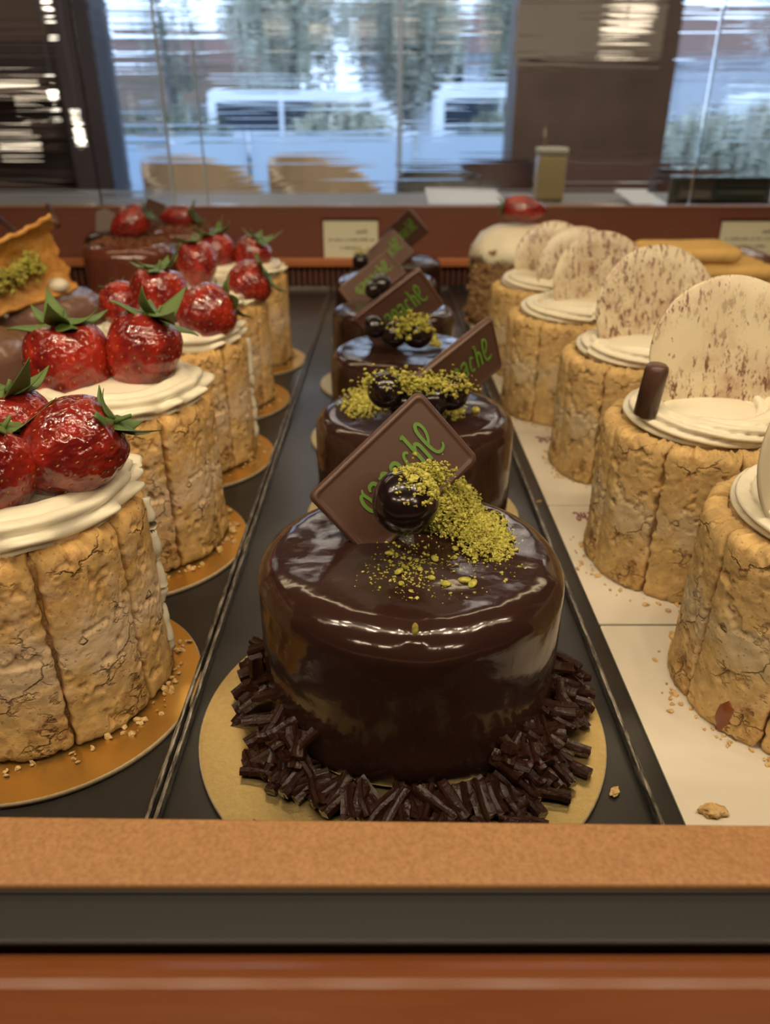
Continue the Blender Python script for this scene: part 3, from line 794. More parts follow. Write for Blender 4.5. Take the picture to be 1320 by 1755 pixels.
GR, GH = 0.0550, 0.0650
G = [(0.0095, 0.2370, 0.0555), (0.0161, 0.3885, 0.0535), (0.0155, 0.516, 0.053), (0.0070, 0.652, 0.0525), (0.0015, 0.795, 0.0525), (0.0136, 0.920, 0.0525)]
GB = [(0.0063, 0.2175, 0.0748), (0.0160, 0.389, 0.0610), (0.0070, 0.5115, 0.0605), (0.0045, 0.640, 0.0610), (0.0050, 0.790, 0.061), (0.0110, 0.920, 0.061)]
gl = ['glossy dark chocolate cake in front, the first of its row, ringed with chocolate sticks', 'glossy dark chocolate cake second in its row, wide pistachio band on top',
      'glossy dark chocolate cake third in its row, berries and pistachio before its plaque', 'glossy dark chocolate cake fourth in its row, behind the third plaque',
      'glossy dark chocolate cake fifth in its row, two before the price tag', 'glossy dark chocolate cake last in its row, by the rear rail']
bl = ['large pale gold board under the front dark chocolate cake', 'gold board under the second dark chocolate cake', 'gold board under the third dark chocolate cake',
      'gold board under the fourth dark chocolate cake', 'gold board under the fifth dark chocolate cake', 'gold board under the last dark chocolate cake']
for i, ((x, y, R), (bx, by, bR)) in enumerate(zip(G, GB)):
    cake_board(bx, by, bR, M['pale_gold'], bl[i], 'gold boards of the dark cakes')
    V, Fc = ganache_mesh(R, GH - BT, 0.0105, 3 + 5 * i, seg=420 if i == 0 else 96, nz=60 if i == 0 else 12)
    if i == 0:
        # dent in the glaze at the rear right
        d = np.hypot(V[:, 0] - 0.030, V[:, 1] - 0.020); V[:, 2] -= 0.0016 * np.exp(-(d / 0.007) ** 2) * (V[:, 2] > GH - 0.02)
    if i == 0:      # a drip of glaze halfway up the front
        pd = at_y(711, 1092, y - R); dx, dz = V[:, 0] - (pd[0] - x), V[:, 2] - (pd[2] - BT)
        k = np.exp(-(np.abs(dx) / 0.0040) ** 4) * np.where(dz > 0, np.exp(-(dz / 0.0085) ** 2), np.exp(-(np.abs(dz) / 0.0042) ** 4)) * (V[:, 1] < 0)
        V[:, 1] -= 0.0012 * k
    o = link('ganache_cake', mesh_data('ganache_cake', V, Fc), M['glaze']); o.location = (x, y, BT)
    tag(o, gl[i], 'cake', 'dark chocolate cakes in the middle row')
    if i == 0: GC = o
# a drip on the front of the first cake with a pistachio sliver
p = at_y(711, 1092, G[0][1] - G[0][2] - 0.0002)
V, Fc = ICO1; o = link('pistachio_sliver', mesh_data('pistachio_sliver', V * np.array([0.0010, 0.0008, 0.0024]), Fc), M['pistachio'], GC)
o.location = (p[0] - G[0][0], p[1] - G[0][1] - 0.0010, p[2] - BT + 0.0035)

PL = [((0.004, 0.2495, 0.087), (0.716, 0.387, 0.581), (-0.663, 0.116, 0.74), 'front chocolate plaque with green lettering, leaning on the first dark cake'),
      ((0.0404, 0.3852, 0.0854), (0.736, 0.513, 0.442), (-0.271, -0.375, 0.887), 'chocolate plaque on the second dark cake, turned away to the right with bluish sheen'),
      ((0.01, 0.5217, 0.0878), (0.804, 0.041, 0.594), (-0.546, -0.348, 0.762), 'chocolate plaque behind the berries of the third dark cake'),
      ((-0.0125, 0.685, 0.0807), (0.794, 0.2, 0.574), (-0.484, 0.70, 0.45), 'chocolate plaque on the fourth dark cake, tilted left behind the third plaque'),
      ((0.0034, 0.8206, 0.0827), (0.597, 0.661, 0.454), (-0.705, 0.162, 0.691), 'chocolate plaque on the fifth dark cake, overlapping the price tag'),
      ((0.0219, 0.945, 0.0879), (0.60, -0.45, 0.58), (-0.696, 0.05, 0.709), 'rearmost chocolate plaque, highest before the brown rail')]
for q in PL: plaque(*q)


# chocolate-coated berries and pistachio
def berry(px, py, y, r, label, group, z=None):
    p = at_y(px, py, y) if z is None else np.array(at_z(px, py, z))
    V, Fc = ICO3; V = V * (1 + 0.03 * fbm(V * 1.7, int(px)))[:, None] * r
    o = link('glazed_berry', mesh_data('glazed_berry', V, Fc), M['berry']); o.location = p
    tag(o, label, 'berry', group); return o


berry(695, 860, 0.227, 0.0114, 'large glossy black berry before the front plaque', 'black berries')
berry(752, 878, 0.238, 0.0080, 'glossy black berry half buried in the front pistachio heap', 'black berries', z=0.070)
for k, (px, py, r) in enumerate(((662, 668, .0095), (690, 690, .0078), (742, 685, .0085), (772, 672, .0095))):
    berry(px, py, 0.362 + 0.004 * (k % 2), r, ('black berry under pistachio, leftmost of four on the second dark cake', 'black berry low behind the tip of the front plaque, second of four',
                             'black berry right of the front plaque tip, third of four', 'black berry beside the second plaque, rightmost of four')[k], 'black berries')
for k, (px, py, r) in enumerate(((642, 560, .0075), (676, 572, .009), (716, 570, .0105))):
    berry(px, py, 0.496, r, ('black berry leftmost of three on the third dark cake', 'black berry middle of three on the third dark cake', 'black berry rightmost of three on the third dark cake')[k], 'black berries')
berry(654, 488, 0.640, 0.0085, 'black berry before the fourth plaque', 'black berries')
berry(640, 497, 0.636, 0.0070, 'smaller black berry low before the fourth plaque', 'black berries')
berry(618, 447, 0.775, 0.0080, 'black berry on the left of the fifth dark cake', 'black berries')


def mound(pts, z0, seed):
    """crumb places on a heap: pts = (px, py, spread px, count, heap height m)"""
    g = np.random.default_rng(seed); out = []
    for px, py, sx, sy, n, hh in pts:
        for _ in range(n):
            a, b = g.normal(0, 0.5, 2)
            while a * a + b * b > 1.0 + 0.35 * g.random(): a, b = g.normal(0, 0.5, 2)
            q = at_z(px + a * sx, py + b * sy, z0)
            k = math.exp(-(a * a + b * b) * 1.6)
            out.append(q + np.array([0, 0, hh * k * g.uniform(0.6, 1.0)]))
    return out


P = mound([(780, 880, 46, 46, 2300, 0.012), (826, 918, 46, 44, 1500, 0.005), (752, 862, 32, 28, 1600, 0.0165), (856, 936, 28, 28, 420, 0.002), (770, 850, 34, 20, 700, 0.017)], GH, 5)
bc = at_y(695, 860, 0.227)
g5 = np.random.default_rng(11)
for _ in range(1300):     # the crumbs lying on the big berry
    d = g5.normal(size=3) * 0.8 + np.array([0.75, 0.25, 0.8]); d /= np.linalg.norm(d)
    if d[2] > 0.25 and d[0] > -0.6 and d[0] + 0.5 * d[2] + 0.38 * g5.normal() > 0.30: P.append(bc + d * 0.0115)
b2 = at_z(752, 878, 0.070) * 1.0
b2[1] = 0.238 if False else b2[1]
for _ in range(1500):
    d = g5.normal(size=3) + np.array([0.2, -0.5, 0.6]); d /= np.linalg.norm(d); P.append(b2 + d * (0.0083 + abs(g5.normal(0, .0006))))
tp = at_y(738, 814, 0.2335)
for _ in range(700): P.append(tp + g5.normal(0, 1, 3) * np.array([0.0036, 0.0026, 0.0020]))
crumbs('pistachio_crumbs', P, 0.00052, M['pistachio'], 'heap of green chopped pistachio beside the large black berry', 'pistachio', 2)
P = mound([(740, 980, 125, 46, 380, 0.0), (690, 955, 65, 55, 140, 0.0), (625, 890, 26, 12, 24, 0), (862, 955, 50, 45, 140, 0), (720, 1008, 110, 30, 90, 0.0)], GH - 0.0002, 9)
crumbs('pistachio_crumbs', P, 0.00042, M['pistachio'], 'loose pistachio crumbs scattered on the front cake glaze', 'pistachio', 4)
for k, (px, py, s) in enumerate(((619, 895, 1.0), (612, 885, .55), (668, 948, .75), (684, 979, .7), (745, 957, .7), (764, 1000, .75), (628 + 60, 1000, .6), (797, 994, .9), (810, 1000, .8), (720, 975, .5), (740, 990, .6), (780, 940, .7))):
    q = at_z(px, py, GH + 0.0006); V, Fc = ICO1
    V = V * (1 + 0.25 * fbm(V * 2, k))[:, None] * np.array([0.0026, 0.0018, 0.0012]) * s
    o = link('pistachio_piece', mesh_data('pistachio_piece', V, Fc), M['pistachio']); o.location = q; o.rotation_euler = (0.2, 0.2, k * 1.3)
    tag(o, 'larger pistachio piece lying among the crumbs on the front cake glaze', 'pistachio', 'larger pistachio pieces on the front cake')
P = mound([(622, 690, 42, 26, 700, 0.002), (650, 672, 30, 20, 350, 0.004), (775, 705, 24, 14, 200, 0.001)], GH, 15)
for px, py, n, sx in ((668, 652, 600, .0065), (705, 658, 500, .0065), (752, 660, 600, .0065), (775, 660, 300, .004)):
    c0 = at_y(px, py, 0.362)
    for _ in range(n): P.append(c0 + g5.normal(0, 1, 3) * np.array([sx, .004, .0022]))
crumbs('pistachio_crumbs', P, 0.00066, M['pistachio'], 'band of green chopped pistachio across the second dark cake', 'pistachio', 6)
P = mound([(742, 583, 16, 12, 70, 0.002)], GH, 19)
for px, py, n, sx in ((705, 550, 170, .0052), (690, 566, 90, .0045), (725, 556, 60, .003)):
    c0 = at_y(px, py, 0.488)
    for _ in range(n): P.append(c0 + g5.normal(0, 1, 3) * np.array([sx, .003, .0026]))
crumbs('pistachio_crumbs', P, 0.0009, M['pistachio'], 'small heap of pistachio between the berries of the third dark cake', 'pistachio', 8)
c0 = at_y(620, 432, 0.775)
crumbs('pistachio_crumbs', [c0 + g5.normal(0, 1, 3) * np.array([.004, .003, .002]) for _ in range(60)], 0.0009, M['pistachio'], 'pinch of pistachio on the left of the fifth dark cake', 'pistachio', 10)
q = at_z(815, 703, GH + 0.001); V, Fc = ICO1
o = link('pistachio_piece', mesh_data('pistachio_piece', V * np.array([.0024, .002, .0022]), Fc), M['pistachio']); o.location = q
tag(o, 'single pistachio piece at the right of the second dark cake, below its plaque', 'pistachio')


# chocolate sticks round the front cake
def stick_mesh(L, w, bend, seed):
    g = random.Random(seed); n = 6; rings = []
    sec = [(-.5, -.42), (.5, -.42), (.56, .1), (.40, .46), (.10, .30), (-.12, .30), (-.40, .46), (-.56, .1)]
    for i in range(n):
        s = i / (n - 1) - 0.5; k = 1 + 0.10 * math.sin(seed + i * 1.7)
        rings.append([(s * L, w * a * k + bend * (1 - 4 * s * s) * 0.5, w * b * 0.85 + 0.0003 * math.sin(i + seed)) for a, b in sec])
    V, Fc = loft(rings); return mesh_data('chocolate_stick', V, Fc, False)


SM = []
for k in range(10):
    me = stick_mesh(0.0105 + 0.0010 * (k % 6) + (0.004 if k % 4 == 0 else 0), 0.0036 + 0.00026 * (k % 4), random.uniform(-.0012, .0012), k); me.materials.append(M['stick']); SM.append(me)
bxc, byc, brr = GB[0]; gx, gy, gr = G[0]


def stick(x, y, z, yaw, tilt, roll, where):
    o = bpy.data.objects.new('chocolate_stick', SM[random.randrange(10)]); C.objects.link(o)
    o.rotation_euler = (Matrix.Rotation(yaw, 3, 'Z') @ Matrix.Rotation(tilt, 3, 'Y') @ Matrix.Rotation(roll, 3, 'X')).to_euler()
    o.location = (x, y, z); tag(o, 'dark chocolate stick ' + where, 'chocolate stick', 'chocolate sticks ' + where)


def ring_stick(th, dr, z, yaw_j, tilt, where):
    """th from the front (-y) round to the right; dr out of the cake wall"""
    r = gr + dr; x = gx + r * math.sin(th); y = gy - r * math.cos(th)
    rad = math.atan2(-math.cos(th), math.sin(th))
    if y - 0.007 * abs(math.sin(rad + yaw_j)) < 0.1410: return
    stick(x, y, BT + z, rad + yaw_j, tilt, random.uniform(-.6, .6), where)


random.seed(21)
FAN, RIGHT, LEFT = 'in the flat fan before the front cake', 'in the heap at the right foot of the front cake', 'in the heap at the left foot of the front cake'
for k in range(42):      # the front fan, spokes
    th = -0.88 + 1.76 * (k + random.uniform(-.3, .3)) / 41
    ring_stick(th, 0.0072 + random.uniform(0, .005), 0.0030 + random.uniform(0, .0012), random.gauss(0, .35), random.uniform(.06, .30), FAN)
for k in range(34):
    th = random.uniform(-0.92, 0.92); ring_stick(th, 0.006 + random.uniform(0, .011), 0.0020, random.gauss(0, .9), random.uniform(-.05, .1), FAN)
for k in range(34):  # extra sticks hidden behind the sill, added to darken the glaze reflection
    th = random.uniform(-0.58, 0.58); ring_stick(th, 0.018 + random.uniform(0, .020), 0.0020, random.gauss(0, .9), random.uniform(-.05, .1), FAN)
for k in range(48):      # the right heap
    th = random.uniform(0.50, 1.62); lay = random.random(); ring_stick(th, 0.003 + (1 - lay) * .008, 0.003 + lay * .010, random.gauss(0, .7), random.uniform(.0, .7), RIGHT)
for k in range(38):      # the left heap
    th = random.uniform(-1.75, -0.60); lay = random.random(); ring_stick(th, 0.002 + (1 - lay) * .007, 0.003 + lay * .011, random.gauss(0, .7), random.uniform(.0, .7), LEFT)
q = at_y(441, 1155, 0.226)
o = bpy.data.objects.new('chocolate_stick', stick_mesh(0.0155, 0.0052, 0.0, 3)); o.data.materials.append(M['stick']); C.objects.link(o); o.location = q
o.rotation_euler = (0.1, -PI / 2 + 0.1, 1.9); tag(o, 'broad dark chocolate stick standing upright against the left flank of the front cake', 'chocolate stick')


# ------------------------------------------------------------------ charlotte cakes
BR, BH, NP = 0.0475, 0.0795, 9


def panel_mesh(seed, nu=76, nv=96):
    g = np.random.default_rng(seed); half = PI / NP
    wl, wr = g.uniform(-.05, .05, 2)

    def fn(u, v):
        su = 2 * u - 1
        z = v * BH
        ed = (0.014 * fbm(np.stack([z * 60, np.full_like(z, seed * 3.1), np.sign(su) * 2 + 0 * z], -1), seed, 3) + 0.006 * vnoise(np.stack([z * 420, np.full_like(z, seed * 1.1), np.sign(su) * 2 + 0 * z], -1), seed)) * (np.abs(su) ** 3)
        ang = su * half * 0.985 + ed * 3.0
        e = np.clip(1 - np.abs(su), 0, 1); ev = np.clip(np.minimum(v, 1 - v), 0, 1)
        P = np.stack([ang * BR + seed * 0.31, z, np.full_like(z, seed * 1.7)], -1)
        bul = 0.0012 * (1 - su ** 2) + 0.00055 * fbm(P * 45, seed + 3, 2)
        low = 0.0012 * np.clip(1 - v / 0.2, 0, 1)
        fine = 0.00055 * fbm(P * 260, seed + 5, 4)
        nz = fbm(P * 62 + 0.6 * fbm(P * 150, seed + 31, 2)[..., None], seed + 21, 3); sel = np.clip((fbm(P * 28, seed + 77, 2) + 0.12) * 5, 0, 1)
        crack = -0.0006 * np.exp(-(nz / 0.014) ** 2) * sel
        pit = -0.0013 * np.clip((fbm(P * 190, seed + 50, 3) - 0.30) * 5, 0, 1)
        drop = -0.0040 * np.exp(-(e / 0.022)) - 0.0035 * np.exp(-(1 - v) / 0.022) - 0.0016 * np.exp(-v / 0.016)
        r = BR - 0.0015 + bul + fine + crack + pit + drop + low
        z = z + 0.0016 * fbm(np.stack([ang * 22, np.full_like(z, 3.0), np.full_like(z, seed * 1.0)], -1), seed + 8, 4) * np.where(v > 0.5, v ** 6 * 1.3, (1 - v) ** 8 * 0.9)
        z = np.maximum(z, 0.0002)
        return np.stack([r * np.sin(ang), -r * np.cos(ang), z], -1)
    V, Fc = grid(nu, nv, fn)
    # wrap the border inward to a closed slab
    idx = [i * nv for i in range(nu)] + [(nu - 1) * nv + j for j in range(1, nv)] + [i * nv + nv - 1 for i in range(nu - 2, -1, -1)] + [j for j in range(nv - 2, 0, -1)]
    B = V[idx].copy(); rr = np.hypot(B[:, 0], B[:, 1])[:, None]; B[:, :2] *= (BR - 0.009) / rr
    n0 = len(V); m = len(idx)
    Fc += [(idx[(k + 1) % m], idx[k], n0 + k, n0 + (k + 1) % m) for k in range(m)]
    V = np.concatenate([V, B]); me = mesh_data('biscuit_panel', V, Fc)
    return me


PANELS = [panel_mesh(s) for s in range(1, 10)]
PANELS_PALE = [me.copy() for me in PANELS]
for me in PANELS: me.materials.append(M['biscuit'])
for me in PANELS_PALE: me.materials.append(M['biscuit_pale'])


def core_mesh():
    seg = 72; a = np.linspace(0, 2 * PI, seg, endpoint=False); rings = []
    for r, z in [(BR - .0055, .0004), (BR - .0055, BH - .006), (BR - .004, BH - .0028)] + [(r, BH - .0018) for r in np.linspace(BR - .005, .0008, 22)]:
        P = np.stack([r * np.cos(a), r * np.sin(a), np.full(seg, z)], 1)
        if z > BH - .004: P[:, 2] += 0.0016 * fbm(P * 210, 4, 3) + 0.0010 * fbm(P * 60, 6, 2)
        rings.append(P)
    V, Fc = loft(rings); return mesh_data('filling', V, Fc)


CORE = core_mesh(); CORE.materials.append(M['crumb'])


def cream_ring(seed, R, tube, lobes=5, twist=0.0, ripple=0.0, dome=True, seg=240, nt=40, z0=0.0):
    """piped rope of cream laid in a ring: a lobed section swept round, with ruffles along the edges, and a filled middle"""
    a = np.linspace(0, 2 * PI, seg, endpoint=False); q = np.linspace(0, 2 * PI, nt, endpoint=False)
    A, Q = np.meshgrid(a, q, indexing='ij')
    wob = fbm(np.stack([np.cos(A) * 2.0, np.sin(A) * 2.0, 0 * A + seed], -1), seed, 3)
    lob = np.abs(np.sin((Q + twist * A) * lobes / 2.0 + seed)) ** 0.7
    rad = tube * (0.64 + 0.46 * lob + 0.10 * wob)
    ruf = ripple * np.sin(A * 13 + 4.0 * wob) * np.clip(np.cos(Q + 0.5) + 0.1, 0, 1) ** 1.5 * lob
    rr = R + (rad + ruf) * np.cos(Q) * 1.15; zz = z0 + tube * 0.72 + (rad) * np.sin(Q) * 0.78 + ruf * 0.7 + 0.0012 * wob
    V = np.stack([rr * np.cos(A), rr * np.sin(A), np.maximum(zz, z0 - 0.0006)], -1).reshape(-1, 3)
    Fc = [(i * nt + j, ((i + 1) % seg) * nt + j, ((i + 1) % seg) * nt + (j + 1) % nt, i * nt + (j + 1) % nt) for i in range(seg) for j in range(nt)]
    mb = MB().add(V, Fc)
    if dome:
        mb.add(*lathe([(R * 1.0, z0), (R * 0.95, z0 + tube * 0.9), (R * 0.6, z0 + tube * 1.35), (0.001, z0 + tube * 1.5)], 60))
    return mb.data('piped_cream', True)


CREAM_L = [cream_ring(s, 0.0345, 0.0088, 7, 0.05, 0.0030) for s in (1, 4, 6)]
CREAM_R = [cream_ring(s, 0.0285, 0.0080, 8, 0.8, 0.0, True) for s in (2, 5, 8)]
for me in CREAM_L + CREAM_R: me.materials.append(M['cream'])


def charlotte(name, x, y, z, rz, panels, cream, label, group, off, zs=0.98):
    r = empty(name, (x, y, z), label, 'cake', group); r.scale = (1, 1, zs)
    o = bpy.data.objects.new('filling', CORE); C.objects.link(o); o.parent = r
    for k in range(NP):
        o = bpy.data.objects.new('biscuit_panel', panels[(k * 2 + off) % NP]); C.objects.link(o); o.parent = r
        o.rotation_euler = (0, 0, rz + k * 2 * PI / NP)
    o = bpy.data.objects.new('piped_cream', cream); C.objects.link(o); o.parent = r; o.location = (0, 0, BH - 0.0012); o.rotation_euler = (0, 0, rz * 2)
    return r


LC = [(-0.1345, 0.2415), (-0.1340, 0.360), (-0.1355, 0.4785), (-0.1385, 0.5970), (-0.1375, 0.7160)]
LB = [(-0.1335, 0.2350), (-0.1340, 0.3540), (-0.1350, 0.4730), (-0.1375, 0.5920), (-0.1350, 0.7110)]
nth = ['first', 'second', 'third', 'fourth', 'fifth']
for i in range(5):
    cake_board(*LB[i], 0.0592, M['gold'], f'shiny gold board under the {nth[i]} strawberry cake of the left row', 'gold boards of the strawberry cakes')
    charlotte('strawberry_cake', *LC[i], BT, 0.20 + i * 0.9, PANELS, CREAM_L[i % 3],
              ('biscuit-walled cream cake with strawberries, first and largest at the left', 'biscuit-walled strawberry cake second in the left row, one upright and one round berry',
               'biscuit-walled strawberry cake third in the left row', 'biscuit-walled strawberry cake fourth in the left row', 'biscuit-walled strawberry cake last in the left row')[i], 'strawberry cakes in the left row', i * 2)

for i in (0, 2):      # a seam of cream between two panels on the right flank
    rt = [q for q in C.objects if q.name.startswith('strawberry_cake')][i]
    zz = np.linspace(0.008, BH - 0.002, 40); an = math.radians(11) + 0.03 * fbm(np.stack([zz * 60, 0 * zz, 0 * zz + i], -1), 3, 3)
    rr_ = BR - 0.0005 + 0.0012 * fbm(np.stack([zz * 130, 0 * zz, 0 * zz + i], -1), 5, 3)
    MB().tube(np.stack([rr_ * np.cos(an), rr_ * np.sin(an), zz], 1), 0.0021 + 0.0012 * fbm(np.stack([zz * 160, 0 * zz, 0 * zz + i], -1), 8, 3), 10).build('cream_seam', M['cream'], rt, True)

# white cards, each under one pale cake
CW, CXW, _ = 0.0, 0.0, 0
PW, PWW = word_mesh('printed_word', 'ganache', 0.0060); PW.materials.append(M['maroon_print'])
cards = [0.1585, 0.279, 0.399, 0.519, 0.639, 0.759]
for i, y0 in enumerate(cards):
    V, Fc = loft([rrect(0.0672, 0.0595, 0.001, 0), rrect(0.0672, 0.0595, 0.001, 0.0009)])
    o = link('cake_card', mesh_data('cake_card', V, Fc, False), M['card']); o.location = (0.0966 + 0.0672, y0 + 0.0600, 0.0001)
    tag(o, f"white cake card under the {('first', 'second', 'third', 'fourth', 'fifth', 'last')[i]} place of the right row", 'cake card', 'white cards in the right row')
    if i == 0: continue
    w = bpy.data.objects.new('printed_word', PW); C.objects.link(w); w.parent = o; w.rotation_euler = (0, 0, PI); w.location = (-0.0300, 0.0500, 0.0009)
o = MB().box(-0.0672, 0.0672, -0.012, 0.0115, 0, 0.0009).build('cake_card', M['card']); o.location = (0.1638, 0.1465, 0.0001)
tag(o, 'white cake card strip right behind the front sill', 'cake card')

RC = [(0.1635, 0.2375), (0.1525, 0.3400), (0.1575, 0.4620), (0.1405, 0.5750), (0.1420, 0.6900)]
for i in range(5):
    charlotte('white_chocolate_cake', *RC[i], 0.0011, 0.35 + i * 0.7, PANELS_PALE, CREAM_R[i % 3],
              ('pale biscuit-walled cake nearest on the right, plain disc on its cream', 'pale biscuit-walled cake second in the right row, with speckled disc and chocolate roll',
               'pale biscuit-walled cake third in the right row', 'pale biscuit-walled cake fourth in the right row', 'pale biscuit-walled cake fifth in the right row, before the nut cake')[i], 'pale cakes in the right row', i * 2 + 1, 0.94)


rt = [q for q in C.objects if q.name.startswith('white_chocolate_cake')][0]
V, Fc = ICO3; V = V * (1 + 0.2 * fbm(V * 2, 5))[:, None] * np.array([.0032, .0024, .0085])
o = link('jam_drip', mesh_data('jam_drip', V, Fc), None, rt); M['jam'] = simple('jam', (0.20, 0.06, 0.022), 0.25); o.data.materials.append(M['jam'])
o.location = (-0.0388, -0.0255, 0.0075); o.rotation_euler = (0, 0.1, -0.98); o['label'] = 'red-brown jam oozing from the seam'


def disc(px, py, y, R, lean, yaw, label, m='white_choc', seed=0):
    n = 72; a = np.linspace(0, 2 * PI, n, endpoint=False)
    k = 1 + 0.022 * fbm(np.stack([np.cos(a) * 1.5, np.sin(a) * 1.5, 0 * a + seed], -1), seed, 3)
    def ring(r, z): 
        P = np.stack([r * k * np.cos(a), 0 * a + z, r * k * np.sin(a)], 1); P[:, 1] += -0.08 * (P[:, 0] ** 2) / 0.036; return P
    V, Fc = loft([ring(R * f, -0.0007) for f in (.02, .35, .7, .97)] + [ring(R, -0.0003), ring(R, 0.0005)] + [ring(R * f, 0.0009) for f in (.97, .7, .35, .02)])
    o = link('white_chocolate_disc', mesh_data('white_chocolate_disc', V[:, [0, 1, 2]], [f[::-1] for f in Fc]), M[m]); o.location = at_y(px, py, y)
    o.rotation_euler = Matrix.Rotation(yaw, 3, 'Z').to_4x4().to_3x3().__matmul__(Matrix.Rotation(lean, 3, 'X')).to_euler()
    V2 = None
    tag(o, label, 'chocolate disc', 'white chocolate discs'); return o


disc(1462, 770, 0.235, 0.036, -0.1, 0.15, 'plain white chocolate disc at the right edge, on the nearest pale cake', 'plain_choc', 1)
disc(1243, 609, 0.350, 0.0365, -0.22, 0.0, 'largest speckled white chocolate disc, beside the chocolate roll', seed=2)
disc(1122, 531, 0.472, 0.0385, -0.22, 0.1, 'broad smudged white chocolate disc on the third pale cake', seed=3)
disc(1028, 484, 0.585, 0.037, -0.2, 0.1, 'brown-flecked white chocolate disc on the fourth pale cake', seed=4)
disc(990, 464, 0.665, 0.036, -0.25, 0.05, 'greyish white chocolate disc on the fifth pale cake, the front of two', seed=5)
disc(948, 450, 0.715, 0.036, -0.25, 0.0, 'creamy white chocolate disc behind the greyish disc, nearest the nut cake', seed=6)
# chocolate roll on the second pale cake
q = at_y(1119, 660, 0.326)
mb = MB().add(*lathe([(.001, -.014), (.0052, -.014), (.0052, .007), (.0048, .0088), (.0036, .0098), (.001, .0101)], 28))
o = mb.build('chocolate_roll', M['plaque'], None, True); o.location = q; o.rotation_euler = (0.05, 0.08, 0)
tag(o, 'stubby dark chocolate roll standing in cream, left of the largest speckled disc', 'chocolate roll')

# crumbs on boards, cards and trays
g6 = np.random.default_rng(33)


def foot_crumbs(cx, cy, R, n, z, label, a0, a1, m='crumb', size=0.0011):
    P = []
    for _ in range(n):
        a = g6.uniform(a0, a1); r = R + abs(g6.normal(0, 0.0035)) + 0.0005
        P.append((cx + r * math.sin(a), cy - r * math.cos(a), z + 0.0004))
    crumbs('biscuit_crumbs', np.array(P), size, M[m], label, 'crumbs', int(cx * 1e4) & 255)


for i in range(5): foot_crumbs(*LC[i], BR, 70 if i < 2 else 40, BT, f'biscuit crumbs at the foot of the {nth[i]} strawberry cake', -0.6, 2.2)
for i in range(4): foot_crumbs(*RC[i], BR, 50, 0.0011, f'pale biscuit crumbs at the foot of the {nth[i]} pale cake', -2.0, 0.4, size=0.0008)
for k, (px, py, s, lab) in enumerate(((1222, 1389, 1.0, 'golden biscuit crumb lying on the white card by the front sill'), (1054, 1357, .55, 'pale nut flake on the black tray right of the front gold board'),
                                      (1158, 1093, .9, 'golden biscuit crumb touching the nearest pale cake'), (968, 805, .9, 'golden biscuit crumb beside the third pale cake'), (925, 860, .45, 'tiny pale crumb on the tray edge by the card seam'))):
    q = at_z(px, py, 0.0017 * (s if s < 1 else 1.3)); V, Fc = ICO3; V = V * (1 + 0.5 * fbm(V * 2.2, k + 3, 3))[:, None] * np.array([.0042, .0026, .0018]) * s
    o = link('biscuit_crumb', mesh_data('biscuit_crumb', V, Fc), M['crumb']); o.location = q; o.rotation_euler = (0, 0, k * .9); tag(o, lab, 'crumb')


# ------------------------------------------------------------------ strawberries
def berry_profile(t, L, W, sharp):
    # t 0 at the tip .. 1 at the shoulder
    m = 0.60
    lo = np.sin(np.clip(t / m, 0, 1) ** sharp * PI * 0.5) ** 0.85
    hi = np.sqrt(np.clip(1 - (np.clip(t - m, 0, 1) / (1.03 - m)) ** 2.1, 0, 1))
    return W / 2 * np.where(t < m, lo, hi)


def strawberry_mesh(seed, sharp, nu=56, nv=46):
    """unit strawberry: length 1 along z (tip at -0.5), width 1"""
    g = np.random.default_rng(seed); seeds = []
    n = 120
    for k in range(n):
        t = (k + 0.5) / n; seeds.append((0.06 + 0.86 * t ** 0.75, (k * 2.39996) % (2 * PI)))
    tt = np.linspace(0.0, 1.0, nv) ** 0.8; a = np.linspace(0, 2 * PI, nu, endpoint=False)
    A, T = np.meshgrid(a, tt, indexing='ij')
    def surf(A, T):
        R = berry_profile(T, 1, 1, sharp); P = np.stack([R * np.cos(A), R * np.sin(A), T - 0.5 - 0.06 * np.clip((T - .92) / .08, 0, 1)], -1)
        k = 1 + 0.07 * fbm(P * 2.0 + seed, seed, 2); P[..., 0] *= k; P[..., 1] *= k; return P
    P = surf(A, T); N = P.copy(); N[..., 2] *= 0.25; N /= np.linalg.norm(N, axis=-1, keepdims=True) + 1e-9
    S = surf(np.array([s[1] for s in seeds]), np.array([s[0] for s in seeds]))
    D = np.min(np.linalg.norm(P[:, :, None, :] - S[None, None], axis=-1), axis=2)
    P = P - N * (0.022 * np.exp(-(D / 0.035) ** 2))[..., None]
    V = P.reshape(-1, 3); Fc = [(i * nv + j, ((i + 1) % nu) * nv + j, ((i + 1) % nu) * nv + j + 1, i * nv + j + 1) for i in range(nu) for j in range(nv - 1)]
    Fc.append(tuple(i * nv + nv - 1 for i in range(nu)))
    body = mesh_data('strawberry', V, Fc)
    mb = MB(); V0, F0 = ICO0
    for s in S:
        nn = np.array([s[0], s[1], s[2] * .25]); nn /= np.linalg.norm(nn) + 1e-9; z = np.array([0, 0, 1.0]); z = z - nn * nn[2]; z /= np.linalg.norm(z) + 1e-9; x = np.cross(z, nn)
        mb.add(s - nn * 0.013 + V0 @ np.array([x * 0.011, nn * 0.008, z * 0.017]), F0)
    return body, mb.data('seeds', True)


BERRIES = [strawberry_mesh(3, 0.82), strawberry_mesh(8, 0.68), strawberry_mesh(13, 0.85)]
for b_, s_ in BERRIES: b_.materials.append(M['strawberry']); s_.materials.append(M['seed'])


